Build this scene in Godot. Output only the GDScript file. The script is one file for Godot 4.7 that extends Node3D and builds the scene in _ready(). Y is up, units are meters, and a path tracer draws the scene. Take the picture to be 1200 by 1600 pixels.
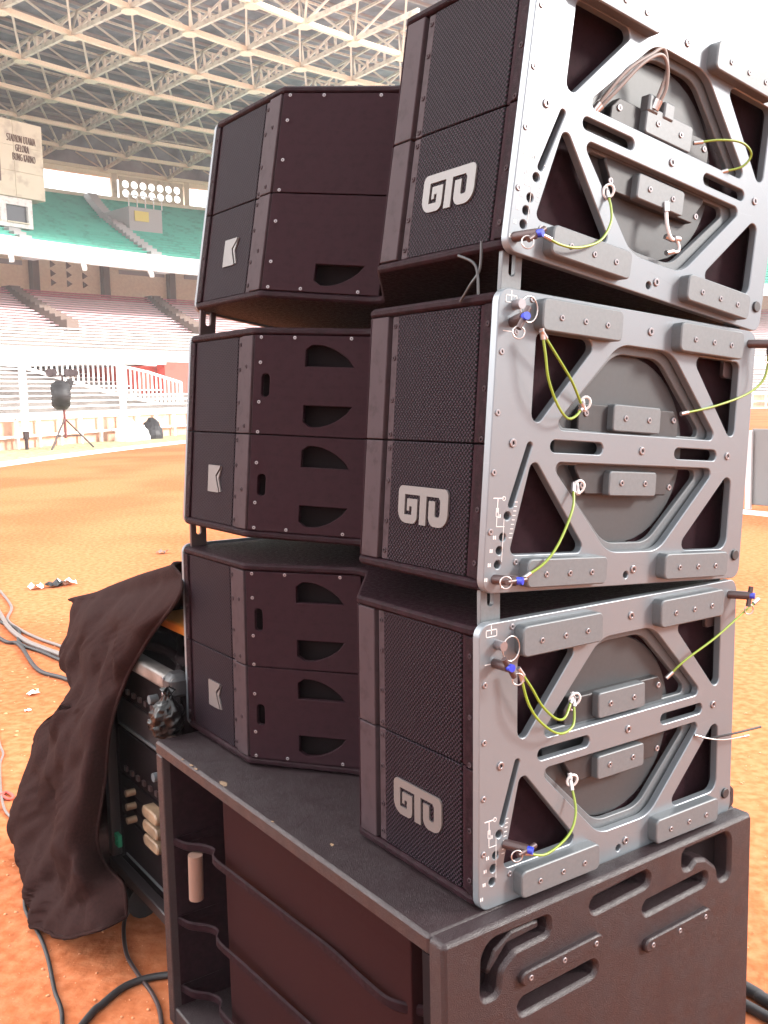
extends Node3D
# A stack of three line array speakers on a subwoofer, in a stadium.

var M := {}
var rng := RandomNumberGenerator.new()
const CX := 14.6
const CZ := -46.2

# ---------------------------------------------------------------- helpers
func L(r: float, g: float, b: float) -> Color:
	return Color(r, g, b).linear_to_srgb()

func noise_tex(fr: float, oct: int, as_normal: bool, strength: float, ramp: Gradient = null, kind := FastNoiseLite.TYPE_SIMPLEX_SMOOTH, sd := 1, size := 512) -> NoiseTexture2D:
	var n := FastNoiseLite.new()
	n.noise_type = kind
	n.frequency = fr
	n.fractal_octaves = oct
	n.seed = sd
	var t := NoiseTexture2D.new()
	t.width = size
	t.height = size
	t.seamless = true
	t.noise = n
	t.as_normal_map = as_normal
	t.bump_strength = strength
	if ramp:
		t.color_ramp = ramp
	return t

func ramp(cols: Array, offs: Array) -> Gradient:
	var g := Gradient.new()
	g.colors = PackedColorArray(cols)
	g.offsets = PackedFloat32Array(offs)
	return g

func mat(c: Color, rough: float, metal := 0.0, tri := 1.0, bump: Texture2D = null, bscale := 1.0, alb: Texture2D = null, rtex: Texture2D = null, world := false) -> StandardMaterial3D:
	var m := StandardMaterial3D.new()
	m.albedo_color = c
	m.roughness = rough
	m.metallic = metal
	m.uv1_triplanar = true
	m.uv1_world_triplanar = world
	m.uv1_scale = Vector3.ONE * tri
	if bump:
		m.normal_enabled = true
		m.normal_texture = bump
		m.normal_scale = bscale
	if alb:
		m.albedo_texture = alb
	if rtex:
		m.roughness_texture = rtex
	m.cull_mode = BaseMaterial3D.CULL_DISABLED
	return m

# wear: short fine scratches and rubbed spots on an even coat
func scratch_tex(sd: int, base: float, amp: float, count: int, spots: int) -> ImageTexture:
	var r := RandomNumberGenerator.new()
	r.seed = sd
	var n := 1024
	var im := Image.create(n, n, false, Image.FORMAT_RGB8)
	im.fill(Color(base, base, base))
	var nz := FastNoiseLite.new()
	nz.seed = sd
	nz.frequency = .03
	for k in spots:
		var c := Vector2(r.randf() * n, r.randf() * n)
		var rad := r.randf_range(6, 34)
		for y in range(-int(rad), int(rad)):
			for x in range(-int(rad), int(rad)):
				var d := Vector2(x, y).length() / rad + nz.get_noise_2d(c.x + x, c.y + y) * .9
				if d < .75:
					var v := clampf(base + amp * .35 * (.75 - d), 0, 1)
					im.set_pixel(posmod(int(c.x) + x, n), posmod(int(c.y) + y, n), Color(v, v, v))
	for k in count:
		var p := Vector2(r.randf() * n, r.randf() * n)
		var a := r.randf() * TAU
		var ln := 8 + int(90 * pow(r.randf(), 3.0))
		var v := base + amp * r.randf_range(.2, 1.0) if r.randf() < .6 else base - amp * r.randf_range(.2, .9)
		for i in ln:
			a += r.randf_range(-.03, .03)
			p += Vector2(cos(a), sin(a))
			im.set_pixel(posmod(int(p.x), n), posmod(int(p.y), n), Color(v, v, v))
	return ImageTexture.create_from_image(im)

func start() -> SurfaceTool:
	var st := SurfaceTool.new()
	st.begin(Mesh.PRIMITIVE_TRIANGLES)
	return st

func tri_n(st: SurfaceTool, a: Vector3, b: Vector3, c: Vector3, na: Vector3, nb: Vector3, nc: Vector3) -> void:
	if (b - a).cross(c - a).dot(na + nb + nc) > 0.0:
		var t := b
		b = c
		c = t
		t = nb
		nb = nc
		nc = t
	st.set_normal(na); st.add_vertex(a)
	st.set_normal(nb); st.add_vertex(b)
	st.set_normal(nc); st.add_vertex(c)

func quad_n(st: SurfaceTool, a: Vector3, b: Vector3, c: Vector3, d: Vector3, na: Vector3, nb: Vector3, nc: Vector3, nd: Vector3) -> void:
	tri_n(st, a, b, c, na, nb, nc)
	tri_n(st, a, c, d, na, nc, nd)

func quad(st: SurfaceTool, a: Vector3, b: Vector3, c: Vector3, d: Vector3, n: Vector3) -> void:
	quad_n(st, a, b, c, d, n, n, n, n)

func area(p: PackedVector2Array) -> float:
	var s := 0.0
	for i in p.size():
		s += p[i].cross(p[(i + 1) % p.size()])
	return s

func wound(p: PackedVector2Array, ccw: bool) -> PackedVector2Array:
	var q := p.duplicate()
	if (area(q) > 0.0) != ccw:
		q.reverse()
	return q

func inset(p: PackedVector2Array, d: float) -> PackedVector2Array:
	var q := PackedVector2Array()
	var n := p.size()
	for i in n:
		var e0 := (p[i] - p[(i + n - 1) % n]).normalized()
		var e1 := (p[(i + 1) % n] - p[i]).normalized()
		var n0 := Vector2(-e0.y, e0.x)
		var n1 := Vector2(-e1.y, e1.x)
		var m := (n0 + n1)
		var k := maxf(0.35, (1.0 + n0.dot(n1)))
		q.append(p[i] + m * (d / k))
	return q

# a polygon with rounded corners: pts, radius (one or an array)
func rounded(pts: Array, rad, seg := 5) -> PackedVector2Array:
	var out := PackedVector2Array()
	var n := pts.size()
	for i in n:
		var p: Vector2 = pts[i]
		var a: Vector2 = (pts[(i + n - 1) % n] - p)
		var b: Vector2 = (pts[(i + 1) % n] - p)
		var r: float = rad[i] if rad is Array else rad
		if r <= 0.0:
			out.append(p)
			continue
		var ang := absf(a.angle_to(b))
		var d := minf(r / tan(ang / 2.0), minf(a.length(), b.length()) * 0.49)
		r = d * tan(ang / 2.0)
		var c := p + (a.normalized() + b.normalized()).normalized() * (r / sin(ang / 2.0))
		var s0 := (p + a.normalized() * d) - c
		var s1 := (p + b.normalized() * d) - c
		var sweep := s0.angle_to(s1)
		for k in seg + 1:
			out.append(c + s0.rotated(sweep * k / seg))
	return out

func rrect(x0: float, y0: float, x1: float, y1: float, r: float, seg := 5) -> PackedVector2Array:
	return rounded([Vector2(x0, y0), Vector2(x1, y0), Vector2(x1, y1), Vector2(x0, y1)], r, seg)

func ngon(c: Vector2, r: float, n := 14) -> PackedVector2Array:
	var p := PackedVector2Array()
	for i in n:
		p.append(c + Vector2(r, 0).rotated(TAU * i / n))
	return p

func pill(a: Vector2, b: Vector2, r: float) -> PackedVector2Array:
	var p := PackedVector2Array()
	var d := (b - a).normalized()
	for i in 9:
		p.append(b + d.rotated(-PI / 2 + PI * i / 8.0) * r)
	for i in 9:
		p.append(a + d.rotated(PI / 2 + PI * i / 8.0) * r)
	return p

func face(st: SurfaceTool, outer: PackedVector2Array, holes: Array, o: Vector3, U: Vector3, V: Vector3, n: Vector3) -> void:
	var xs := []
	var lo := outer[0].x
	var hi := outer[0].x
	for p in outer:
		lo = minf(lo, p.x)
		hi = maxf(hi, p.x)
	for h: PackedVector2Array in holes:
		var a := h[0].x
		var b := h[0].x
		for p in h:
			a = minf(a, p.x)
			b = maxf(b, p.x)
		xs.append(lerpf(a, b, 0.487))
	xs.sort()
	xs.push_front(lo - 0.5)
	xs.append(hi + 0.5)
	for i in xs.size() - 1:
		if xs[i + 1] - xs[i] < 1e-6:
			continue
		var pieces := [outer]
		if holes.size():
			var band := PackedVector2Array([Vector2(xs[i], -99), Vector2(xs[i + 1], -99), Vector2(xs[i + 1], 99), Vector2(xs[i], 99)])
			pieces = Geometry2D.intersect_polygons(outer, band)
		for h: PackedVector2Array in holes:
			var nx := []
			for q in pieces:
				nx.append_array(Geometry2D.clip_polygons(q, h))
			pieces = nx
		for q: PackedVector2Array in pieces:
			var ix := Geometry2D.triangulate_polygon(q)
			for k in range(0, ix.size(), 3):
				tri_n(st, o + U * q[ix[k]].x + V * q[ix[k]].y, o + U * q[ix[k + 1]].x + V * q[ix[k + 1]].y, o + U * q[ix[k + 2]].x + V * q[ix[k + 2]].y, n, n, n)

# a flat piece cut from a sheet of thickness t, with holes and chamfered front edges
func slab(st: SurfaceTool, outer0: PackedVector2Array, holes0: Array, o: Vector3, U: Vector3, V: Vector3, t: float, bev := 0.0, back := true, bev_back := 0.0) -> void:
	var N := U.cross(V).normalized()
	var outer := wound(outer0, true)
	var holes := []
	for h in holes0:
		holes.append(wound(h, false))
	var fo := inset(outer, bev) if bev > 0 else outer
	var fh := []
	for h in holes:
		fh.append(inset(h, bev) if bev > 0 else h)
	face(st, fo, fh, o + N * t, U, V, N)
	if back:
		var bo := inset(outer, bev_back) if bev_back > 0 else outer
		face(st, bo, holes, o, U, V, -N)
	for c: PackedVector2Array in [outer] + holes:
		var f := inset(c, bev) if bev > 0 else c
		var g := inset(c, bev_back) if bev_back > 0 else c
		var n := c.size()
		for i in n:
			var j := (i + 1) % n
			var e := (c[j] - c[i]).normalized()
			var ep := (c[i] - c[(i + n - 1) % n]).normalized()
			var en := (c[(j + 1) % n] - c[j]).normalized()
			var m := Vector2(e.y, -e.x)
			var m0 := m
			var m1 := m
			if ep.dot(e) > 0.7:
				m0 = (m + Vector2(ep.y, -ep.x)).normalized()
			if en.dot(e) > 0.7:
				m1 = (m + Vector2(en.y, -en.x)).normalized()
			var w0 := U * m0.x + V * m0.y
			var w1 := U * m1.x + V * m1.y
			var a := o + U * c[i].x + V * c[i].y
			var b := o + U * c[j].x + V * c[j].y
			var lo := N * bev_back
			quad_n(st, a + lo, b + lo, b + N * (t - bev), a + N * (t - bev), w0, w1, w1, w0)
			if bev > 0:
				var fa := o + U * f[i].x + V * f[i].y + N * t
				var fb := o + U * f[j].x + V * f[j].y + N * t
				quad_n(st, a + N * (t - bev), b + N * (t - bev), fb, fa, (w0 + N * .5).normalized(), (w1 + N * .5).normalized(), (w1 * .5 + N).normalized(), (w0 * .5 + N).normalized())
			if bev_back > 0:
				var ga := o + U * g[i].x + V * g[i].y
				var gb := o + U * g[j].x + V * g[j].y
				quad_n(st, a + lo, b + lo, gb, ga, (w0 - N * .5).normalized(), (w1 - N * .5).normalized(), (w1 * .5 - N).normalized(), (w0 * .5 - N).normalized())

func box(st: SurfaceTool, a: Vector3, b: Vector3, bev := 0.0) -> void:
	var p := PackedVector2Array([Vector2(a.x, -b.z), Vector2(b.x, -b.z), Vector2(b.x, -a.z), Vector2(a.x, -a.z)])
	if bev > 0:
		p = rounded([p[0], p[1], p[2], p[3]], bev, 3)
	slab(st, p, [], Vector3(0, a.y, 0), Vector3(1, 0, 0), Vector3(0, 0, -1), b.y - a.y, bev * 0.8, true, bev * 0.8)

func smooth(pts: Array, per := 6) -> PackedVector3Array:
	var c := Curve3D.new()
	c.bake_interval = 1.0
	var out := PackedVector3Array()
	var n := pts.size()
	for i in n - 1:
		var p0: Vector3 = pts[maxi(i - 1, 0)]
		var p1: Vector3 = pts[i]
		var p2: Vector3 = pts[i + 1]
		var p3: Vector3 = pts[mini(i + 2, n - 1)]
		for k in per:
			var t := float(k) / per
			out.append(p1.cubic_interpolate(p2, p0, p3, t))
	out.append(pts[n - 1])
	return out

func tube(st: SurfaceTool, path: PackedVector3Array, r: float, sides := 8, r_end := -1.0) -> void:
	var n := path.size()
	var up := Vector3.UP
	var rings := []
	var nrm := []
	for i in n:
		var d := (path[mini(i + 1, n - 1)] - path[maxi(i - 1, 0)]).normalized()
		if absf(d.dot(up)) > 0.97:
			up = Vector3.RIGHT if absf(d.x) < 0.9 else Vector3.BACK
		var s := d.cross(up).normalized()
		up = s.cross(d).normalized()
		var rr := r if r_end < 0 else lerpf(r, r_end, float(i) / (n - 1))
		var ring := []
		var nr := []
		for k in sides:
			var v := s * cos(TAU * k / sides) + up * sin(TAU * k / sides)
			ring.append(path[i] + v * rr)
			nr.append(v)
		rings.append(ring)
		nrm.append(nr)
	for i in n - 1:
		for k in sides:
			var l := (k + 1) % sides
			quad_n(st, rings[i][k], rings[i][l], rings[i + 1][l], rings[i + 1][k], nrm[i][k], nrm[i][l], nrm[i + 1][l], nrm[i + 1][k])
	for e in [0, n - 1]:
		var nn := (path[e] - path[1 if e == 0 else n - 2]).normalized()
		for k in range(1, sides - 1):
			tri_n(st, rings[e][0], rings[e][k], rings[e][k + 1], nn, nn, nn)

func rod(st: SurfaceTool, a: Vector3, b: Vector3, r: float, sides := 8, r2 := -1.0) -> void:
	tube(st, PackedVector3Array([a, b]), r, sides, r2)

# straight bar of rectangular section
func bar(st: SurfaceTool, a: Vector3, b: Vector3, w: float, h: float, upv := Vector3.UP) -> void:
	var d := (b - a).normalized()
	var s := d.cross(upv).normalized() * (w / 2)
	var u := s.cross(d).normalized() * (h / 2)
	var c := [s + u, s - u, -s - u, -s + u]
	for k in 4:
		var p: Vector3 = c[k]
		var q: Vector3 = c[(k + 1) % 4]
		quad(st, a + p, a + q, b + q, b + p, (p + q).normalized())
	quad(st, a + c[0], a + c[1], a + c[2], a + c[3], -d)
	quad(st, b + c[0], b + c[1], b + c[2], b + c[3], d)

func put(called: String, mesh: Mesh, m: Material, parent: Node3D, xf := Transform3D()) -> MeshInstance3D:
	var o := MeshInstance3D.new()
	o.name = called
	o.mesh = mesh
	if m:
		o.material_override = m
	o.transform = xf
	parent.add_child(o, true)
	return o

func part(called: String, st: SurfaceTool, m: Material, parent: Node3D) -> MeshInstance3D:
	return put(called, st.commit(), m, parent)

var taken := {}
func numbered(called: String) -> String:
	var k: int = taken.get(called, -1) + 1
	taken[called] = k
	return called if k == 0 else "%s_%03d" % [called, k]

func tag(o: Node3D, label: String, category: String, group := "") -> void:
	o.set_meta("label", label)
	o.set_meta("category", category)
	if group:
		o.set_meta("group", group)

func thing(called: String, label: String, category: String, at := Vector3.ZERO, group := "") -> Node3D:
	var o := Node3D.new()
	o.name = numbered(called)
	o.position = at
	add_child(o, true)
	tag(o, label, category, group)
	return o

func whole(called: String, st: SurfaceTool, m: Material, label: String, category: String, group := "") -> MeshInstance3D:
	var o := part(numbered(called), st, m, self)
	tag(o, label, category, group)
	return o

func struct(called: String, st: SurfaceTool, m: Material) -> MeshInstance3D:
	var o := part(numbered(called), st, m, self)
	o.set_meta("kind", "structure")
	return o

# a point of the stadium bowl: radius, angle in degrees, height
func bowl(r: float, az: float, h: float) -> Vector3:
	var a := deg_to_rad(az)
	return Vector3(CX - r * cos(a), h, CZ + r * sin(a))

# ---------------------------------------------------------------- materials
func make_materials() -> void:
	var fine := noise_tex(0.35, 2, true, 6.0)
	var grain := noise_tex(0.12, 3, true, 5.0, null, FastNoiseLite.TYPE_SIMPLEX, 4)
	var dust := noise_tex(0.012, 5, false, 1, ramp([Color(.82, .8, .8), Color(1, 1, 1), Color(1, 1, 1)], [0.0, .45, 1.0]), FastNoiseLite.TYPE_SIMPLEX, 9)
	var scuff := noise_tex(0.01, 6, false, 1, ramp([Color(.62, .6, .6), Color(.8, .8, .8), Color(1, 1, 1)], [0.0, .5, 1.0]), FastNoiseLite.TYPE_SIMPLEX, 12)
	var soft := noise_tex(.05, 5, false, 1, ramp([Color(.955, .95, .95), Color(1, 1, 1)], [.2, .8]), FastNoiseLite.TYPE_SIMPLEX, 31)
	var fine6 := noise_tex(.48, 2, true, 7.0, null, FastNoiseLite.TYPE_SIMPLEX_SMOOTH, 8, 1024)
	var rough := noise_tex(0.02, 5, false, 1, ramp([Color(.75, .75, .75), Color(1, 1, 1)], [.2, .8]), FastNoiseLite.TYPE_SIMPLEX, 7)
	M.black = mat(L(.0165, .0062, .0090), .6, 0, 7.0, fine, .35, scuff, rough)
	M.black_panel = mat(L(.0150, .0056, .0080), .65, 0, 7.0, fine, .3, dust)
	M.strip = mat(L(.031, .0205, .0235), .5, 0, 4.0, null, .2, dust)
	M.sub = mat(L(.034, .0160, .0195), .5, 0, 1.4, fine6, .4, scratch_tex(62, .66, .34, 150, 14), rough)
	M.baffle = mat(L(.016, .0042, .0047), .6, 0, 6.0, fine, .3, soft)
	M.dark = mat(L(.007, .0042, .0048), .8)
	M.rack = mat(L(.013, .0075, .0085), .5, 0, 5, null, 1, soft)
	M.plate = mat(L(.150, .163, .180), .36, .4, 1.3, null, .12, scratch_tex(61, .93, .07, 260, 5))
	M.skid = mat(L(.078, .084, .091), .5, .15, 4.0, null, .1, soft)
	M.disc = mat(L(.026, .027, .030), .5, .2, 3.0, null, .1, soft)
	M.bracket = mat(L(.016, .0145, .0165), .5, .2, 5.0, fine, .1, dust)
	M.screw = mat(L(.20, .18, .19), .35, .7)
	M.logo = mat(L(.070, .060, .059), .5, .1)
	M.blue = mat(L(.01, .025, .30), .35)
	M.steel = mat(L(.35, .33, .33), .3, .9)
	M.pin = mat(L(.05, .030, .030), .4, .4)
	M.lanyard = mat(L(.13, .18, .012), .4)
	M.print = mat(L(.42, .40, .40), .6)
	M.white = mat(L(.74, .72, .70), .6, 0, .3, null, 1, dust)
	M.alu = mat(L(.20, .18, .17), .4, .5, 2, null, .1, scuff)
	M.rubber = mat(L(.012, .009, .010), .6)
	M.grey_cable = mat(L(.14, .11, .10), .55)
	M.bag = mat(L(.005, .004, .0045), .32, 0, 6)
	M.bag.metallic_specular = .35
	M.cloth = mat(L(.0225, .0092, .0086), .85, 0, 9.0, grain, .3, noise_tex(.02, 4, false, 1, ramp([Color(.75, .75, .75), Color(1, 1, 1)], [.2, .8])))
	M.yellow = mat(L(.30, .10, .004), .6)
	M.cream = mat(L(.24, .15, .09), .55, 0, 2, fine, .2, scuff)
	M.tube = mat(L(.13, .070, .052), .6)
	M.steelwork = mat(L(.86, .81, .64), .65, 0, .2, null, 1, soft)
	M.web = mat(L(.72, .69, .60), .65, 0, .2, null, 1, dust)
	M.deck = mat(L(.33, .34, .40), .8, 0, .05, null, 1, scuff)
	M.purlin = mat(L(.36, .34, .34), .7)
	M.concrete = mat(L(.74, .71, .68), .85, 0, .12, null, 1, dust)
	M.beige = mat(L(.86, .80, .62), .85, 0, .1, null, 1, soft)
	M.board = mat(L(.66, .60, .47), .8, 0, .1, null, 1, dust)
	M.brown = mat(L(.16, .11, .09), .8)
	M.green = mat(L(.055, .36, .265), .6, 0, .1, null, 1, dust)
	M.red_seat = mat(L(.75, .25, .31), .6, 0, .3, null, 1, dust)
	M.pale_seat = mat(L(.80, .74, .73), .6, 0, .3, null, 1, dust)
	M.pink_seat = mat(L(.84, .56, .59), .6)
	M.red = mat(L(.50, .07, .05), .8, 0, .2, null, 1, dust)
	M.peach = mat(L(.62, .36, .25), .8, 0, .2, null, 1, dust)
	M.barrier = mat(L(.12, .115, .115), .8)
	M.grass = mat(L(.54, .48, .26), .95, 0, .5, grain, 1.0, scuff)
	M.text = mat(L(.15, .08, .05), .7)
	# perforated steel: rows of small holes
	var im := Image.create(128, 128, false, Image.FORMAT_RGB8)
	var hm := Image.create(128, 128, false, Image.FORMAT_L8)
	for y in 128:
		for x in 128:
			var best := 99.0
			for k in 2:
				var px := fposmod(x + k * 8.0, 16.0) - 8.0
				var py := fposmod(y + k * 8.0, 16.0) - 8.0
				best = minf(best, sqrt(px * px + py * py))
			var v := smoothstep(3.6, 5.2, best)
			im.set_pixel(x, y, Color(1, 1, 1) * lerpf(.10, 1.0, v))
			hm.set_pixel(x, y, Color(1, 1, 1) * v)
	var gt := ImageTexture.create_from_image(im)
	hm.bump_map_to_normal_map(4.0)
	M.grille = mat(L(.023, .0135, .0200), .55, 0, 16.0, ImageTexture.create_from_image(hm), 1.0, gt)
	# the ground: orange clay
	var clay := noise_tex(.02, 6, false, 1, ramp([L(.33, .096, .038), L(.39, .124, .054), L(.44, .155, .074)], [.15, .5, .9]), FastNoiseLite.TYPE_SIMPLEX, 21, 1024)
	var clods := noise_tex(.03, 7, true, 10.0, null, FastNoiseLite.TYPE_VALUE_CUBIC, 22, 1024)
	M.clay = mat(Color.WHITE, .95, 0, .7, clods, .55, clay, null, true)
	M.clay.detail_enabled = true
	M.clay.detail_blend_mode = BaseMaterial3D.BLEND_MODE_MUL
	M.clay.detail_albedo = noise_tex(.006, 3, false, 1, ramp([Color(.91, .89, .87), Color(1, 1, 1)], [.3, .7]), FastNoiseLite.TYPE_SIMPLEX, 25)
	M.clay.detail_uv_layer = BaseMaterial3D.DETAIL_UV_2
	M.clay.uv2_triplanar = true
	M.clay.uv2_world_triplanar = true
	M.clay.uv2_scale = Vector3.ONE * .07
	M.clod = mat(L(.50, .20, .095), .95)
	M.clay.metallic_specular = .12
	for k in ["black", "black_panel", "grille", "baffle", "cloth", "dark", "strip"]:
		M[k].metallic_specular = .15
	M.grille.metallic_specular = .16
	M.sub.metallic_specular = .40
	# screw, one shared mesh of two surfaces
	var am := ArrayMesh.new()
	var s := start()
	slab(s, ngon(Vector2.ZERO, .0055, 12), [ngon(Vector2.ZERO, .0022, 8)], Vector3.ZERO, Vector3(0, 0, -1), Vector3(0, 1, 0), .0022, .0008, false)
	s.commit(am)
	am.surface_set_material(0, M.screw)
	s = start()
	slab(s, ngon(Vector2.ZERO, .0024, 8), [], Vector3.ZERO, Vector3(0, 0, -1), Vector3(0, 1, 0), .0006, 0, false)
	s.commit(am)
	am.surface_set_material(1, M.dark)
	M.screw_mesh = am
	var ad := ArrayMesh.new()
	s = start()
	slab(s, ngon(Vector2.ZERO, .0055, 12), [ngon(Vector2.ZERO, .0022, 8)], Vector3.ZERO, Vector3(0, 0, -1), Vector3(0, 1, 0), .0022, .0008, false)
	s.commit(ad)
	ad.surface_set_material(0, M.strip)
	s = start()
	slab(s, ngon(Vector2.ZERO, .0024, 8), [], Vector3.ZERO, Vector3(0, 0, -1), Vector3(0, 1, 0), .0006, 0, false)
	s.commit(ad)
	ad.surface_set_material(1, M.dark)
	M.dark_screw_mesh = ad

const PU := Vector3(0, 0, -1)
const PV := Vector3(0, 1, 0)

func screw(parent: Node3D, p: Vector3, turn := Basis(), size := 1.0, dark := false) -> void:
	var o := MeshInstance3D.new()
	o.name = "screw"
	o.mesh = M.dark_screw_mesh if dark else M.screw_mesh
	o.transform = Transform3D(turn.scaled(Vector3.ONE * size), p)
	parent.add_child(o, true)

# ---------------------------------------------------------------- lettering of the badge
func cut_all(shapes: Array, cuts: Array) -> Array:
	for c in cuts:
		var nx := []
		for s in shapes:
			nx.append_array(Geometry2D.clip_polygons(s, c))
		shapes = nx
	return shapes

func stroke(pts: Array, w: float) -> Array:
	return Geometry2D.offset_polyline(PackedVector2Array(pts), w / 2, Geometry2D.JOIN_MITER, Geometry2D.END_BUTT)

func letters_badge(parent: Node3D, x0: float, y0: float, w: float, h: float, z: float) -> void:
	# three joined letters under one bar, drawn on a 100 x 46 field
	var bar2 := rounded([Vector2(0, 30), Vector2(100, 30), Vector2(100, 46), Vector2(0, 46)], [0, 0, 15, 15], 7)
	var g := rounded([Vector2(0, 0), Vector2(40, 0), Vector2(40, 34), Vector2(0, 34)], [17, 10, 0, 0], 7)
	var t := PackedVector2Array([Vector2(44.5, 0), Vector2(58, 0), Vector2(58, 34), Vector2(44.5, 34)])
	var o := rounded([Vector2(62.5, 0), Vector2(100, 0), Vector2(100, 34), Vector2(62.5, 34)], [12, 17, 0, 0], 7)
	var gaps := []
	gaps.append_array(stroke([Vector2(42.2, -2), Vector2(42.2, 33), Vector2(16, 33), Vector2(16, 13), Vector2(26, 13), Vector2(26, 21)], 5.0))
	gaps.append_array(stroke([Vector2(60.2, -2), Vector2(60.2, 33), Vector2(80, 33), Vector2(80, 12)], 5.0))
	gaps.append(rrect(75, 12, 85, 34, 3, 3))
	var shapes := []
	for s in [g, t, o]:
		shapes.append_array(cut_all([s], gaps))
	shapes.append_array(cut_all([bar2], gaps))
	# join where they touch
	var joined: Array = [shapes.pop_back()]
	var changed := true
	while changed and shapes.size():
		changed = false
		for i in range(shapes.size() - 1, -1, -1):
			var u := Geometry2D.merge_polygons(joined[0], shapes[i])
			if u.size() == 1:
				joined[0] = u[0]
				shapes.remove_at(i)
				changed = true
	var st := start()
	for s: PackedVector2Array in joined + shapes:
		var q := PackedVector2Array()
		for p in s:
			q.append(Vector2(x0 + p.x / 100.0 * w, y0 + p.y / 46.0 * h))
		slab(st, q, [], Vector3(0, 0, z), Vector3(1, 0, 0), Vector3(0, 1, 0), .003, 0, false)
	var b := part("badge", st, M.logo, parent)
	b.set_meta("label", "grey badge of three joined letters on the right grille")

func mark_badge(parent: Node3D, x0: float, y0: float, w: float, h: float, z: float) -> void:
	var base := PackedVector2Array([Vector2(0, 0), Vector2(72, 0), Vector2(100, 4), Vector2(80, 52), Vector2(100, 98), Vector2(95, 100), Vector2(0, 100)])
	var cuts := stroke([Vector2(96, 103), Vector2(90, 88), Vector2(62, 62), Vector2(66, 48), Vector2(86, 8), Vector2(88, -4)], 9.0)
	var st := start()
	for s: PackedVector2Array in cut_all([base], cuts):
		var q := PackedVector2Array()
		for p in s:
			q.append(Vector2(x0 + p.x / 100.0 * w, y0 + p.y / 100.0 * h))
		if absf(area(q)) > 1e-5:
			slab(st, q, [], Vector3(0, 0, z), Vector3(1, 0, 0), Vector3(0, 1, 0), .003, 0, false)
	var b := part("maker_badge", st, M.logo, parent)
	b.set_meta("label", "pale badge with a dark slash on the left grille")

# ---------------------------------------------------------------- the line array speaker
const H := .441
const HW := .55

func P(u: float, v: float, x: float) -> Vector3:
	return Vector3(x, v, -u)

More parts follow.
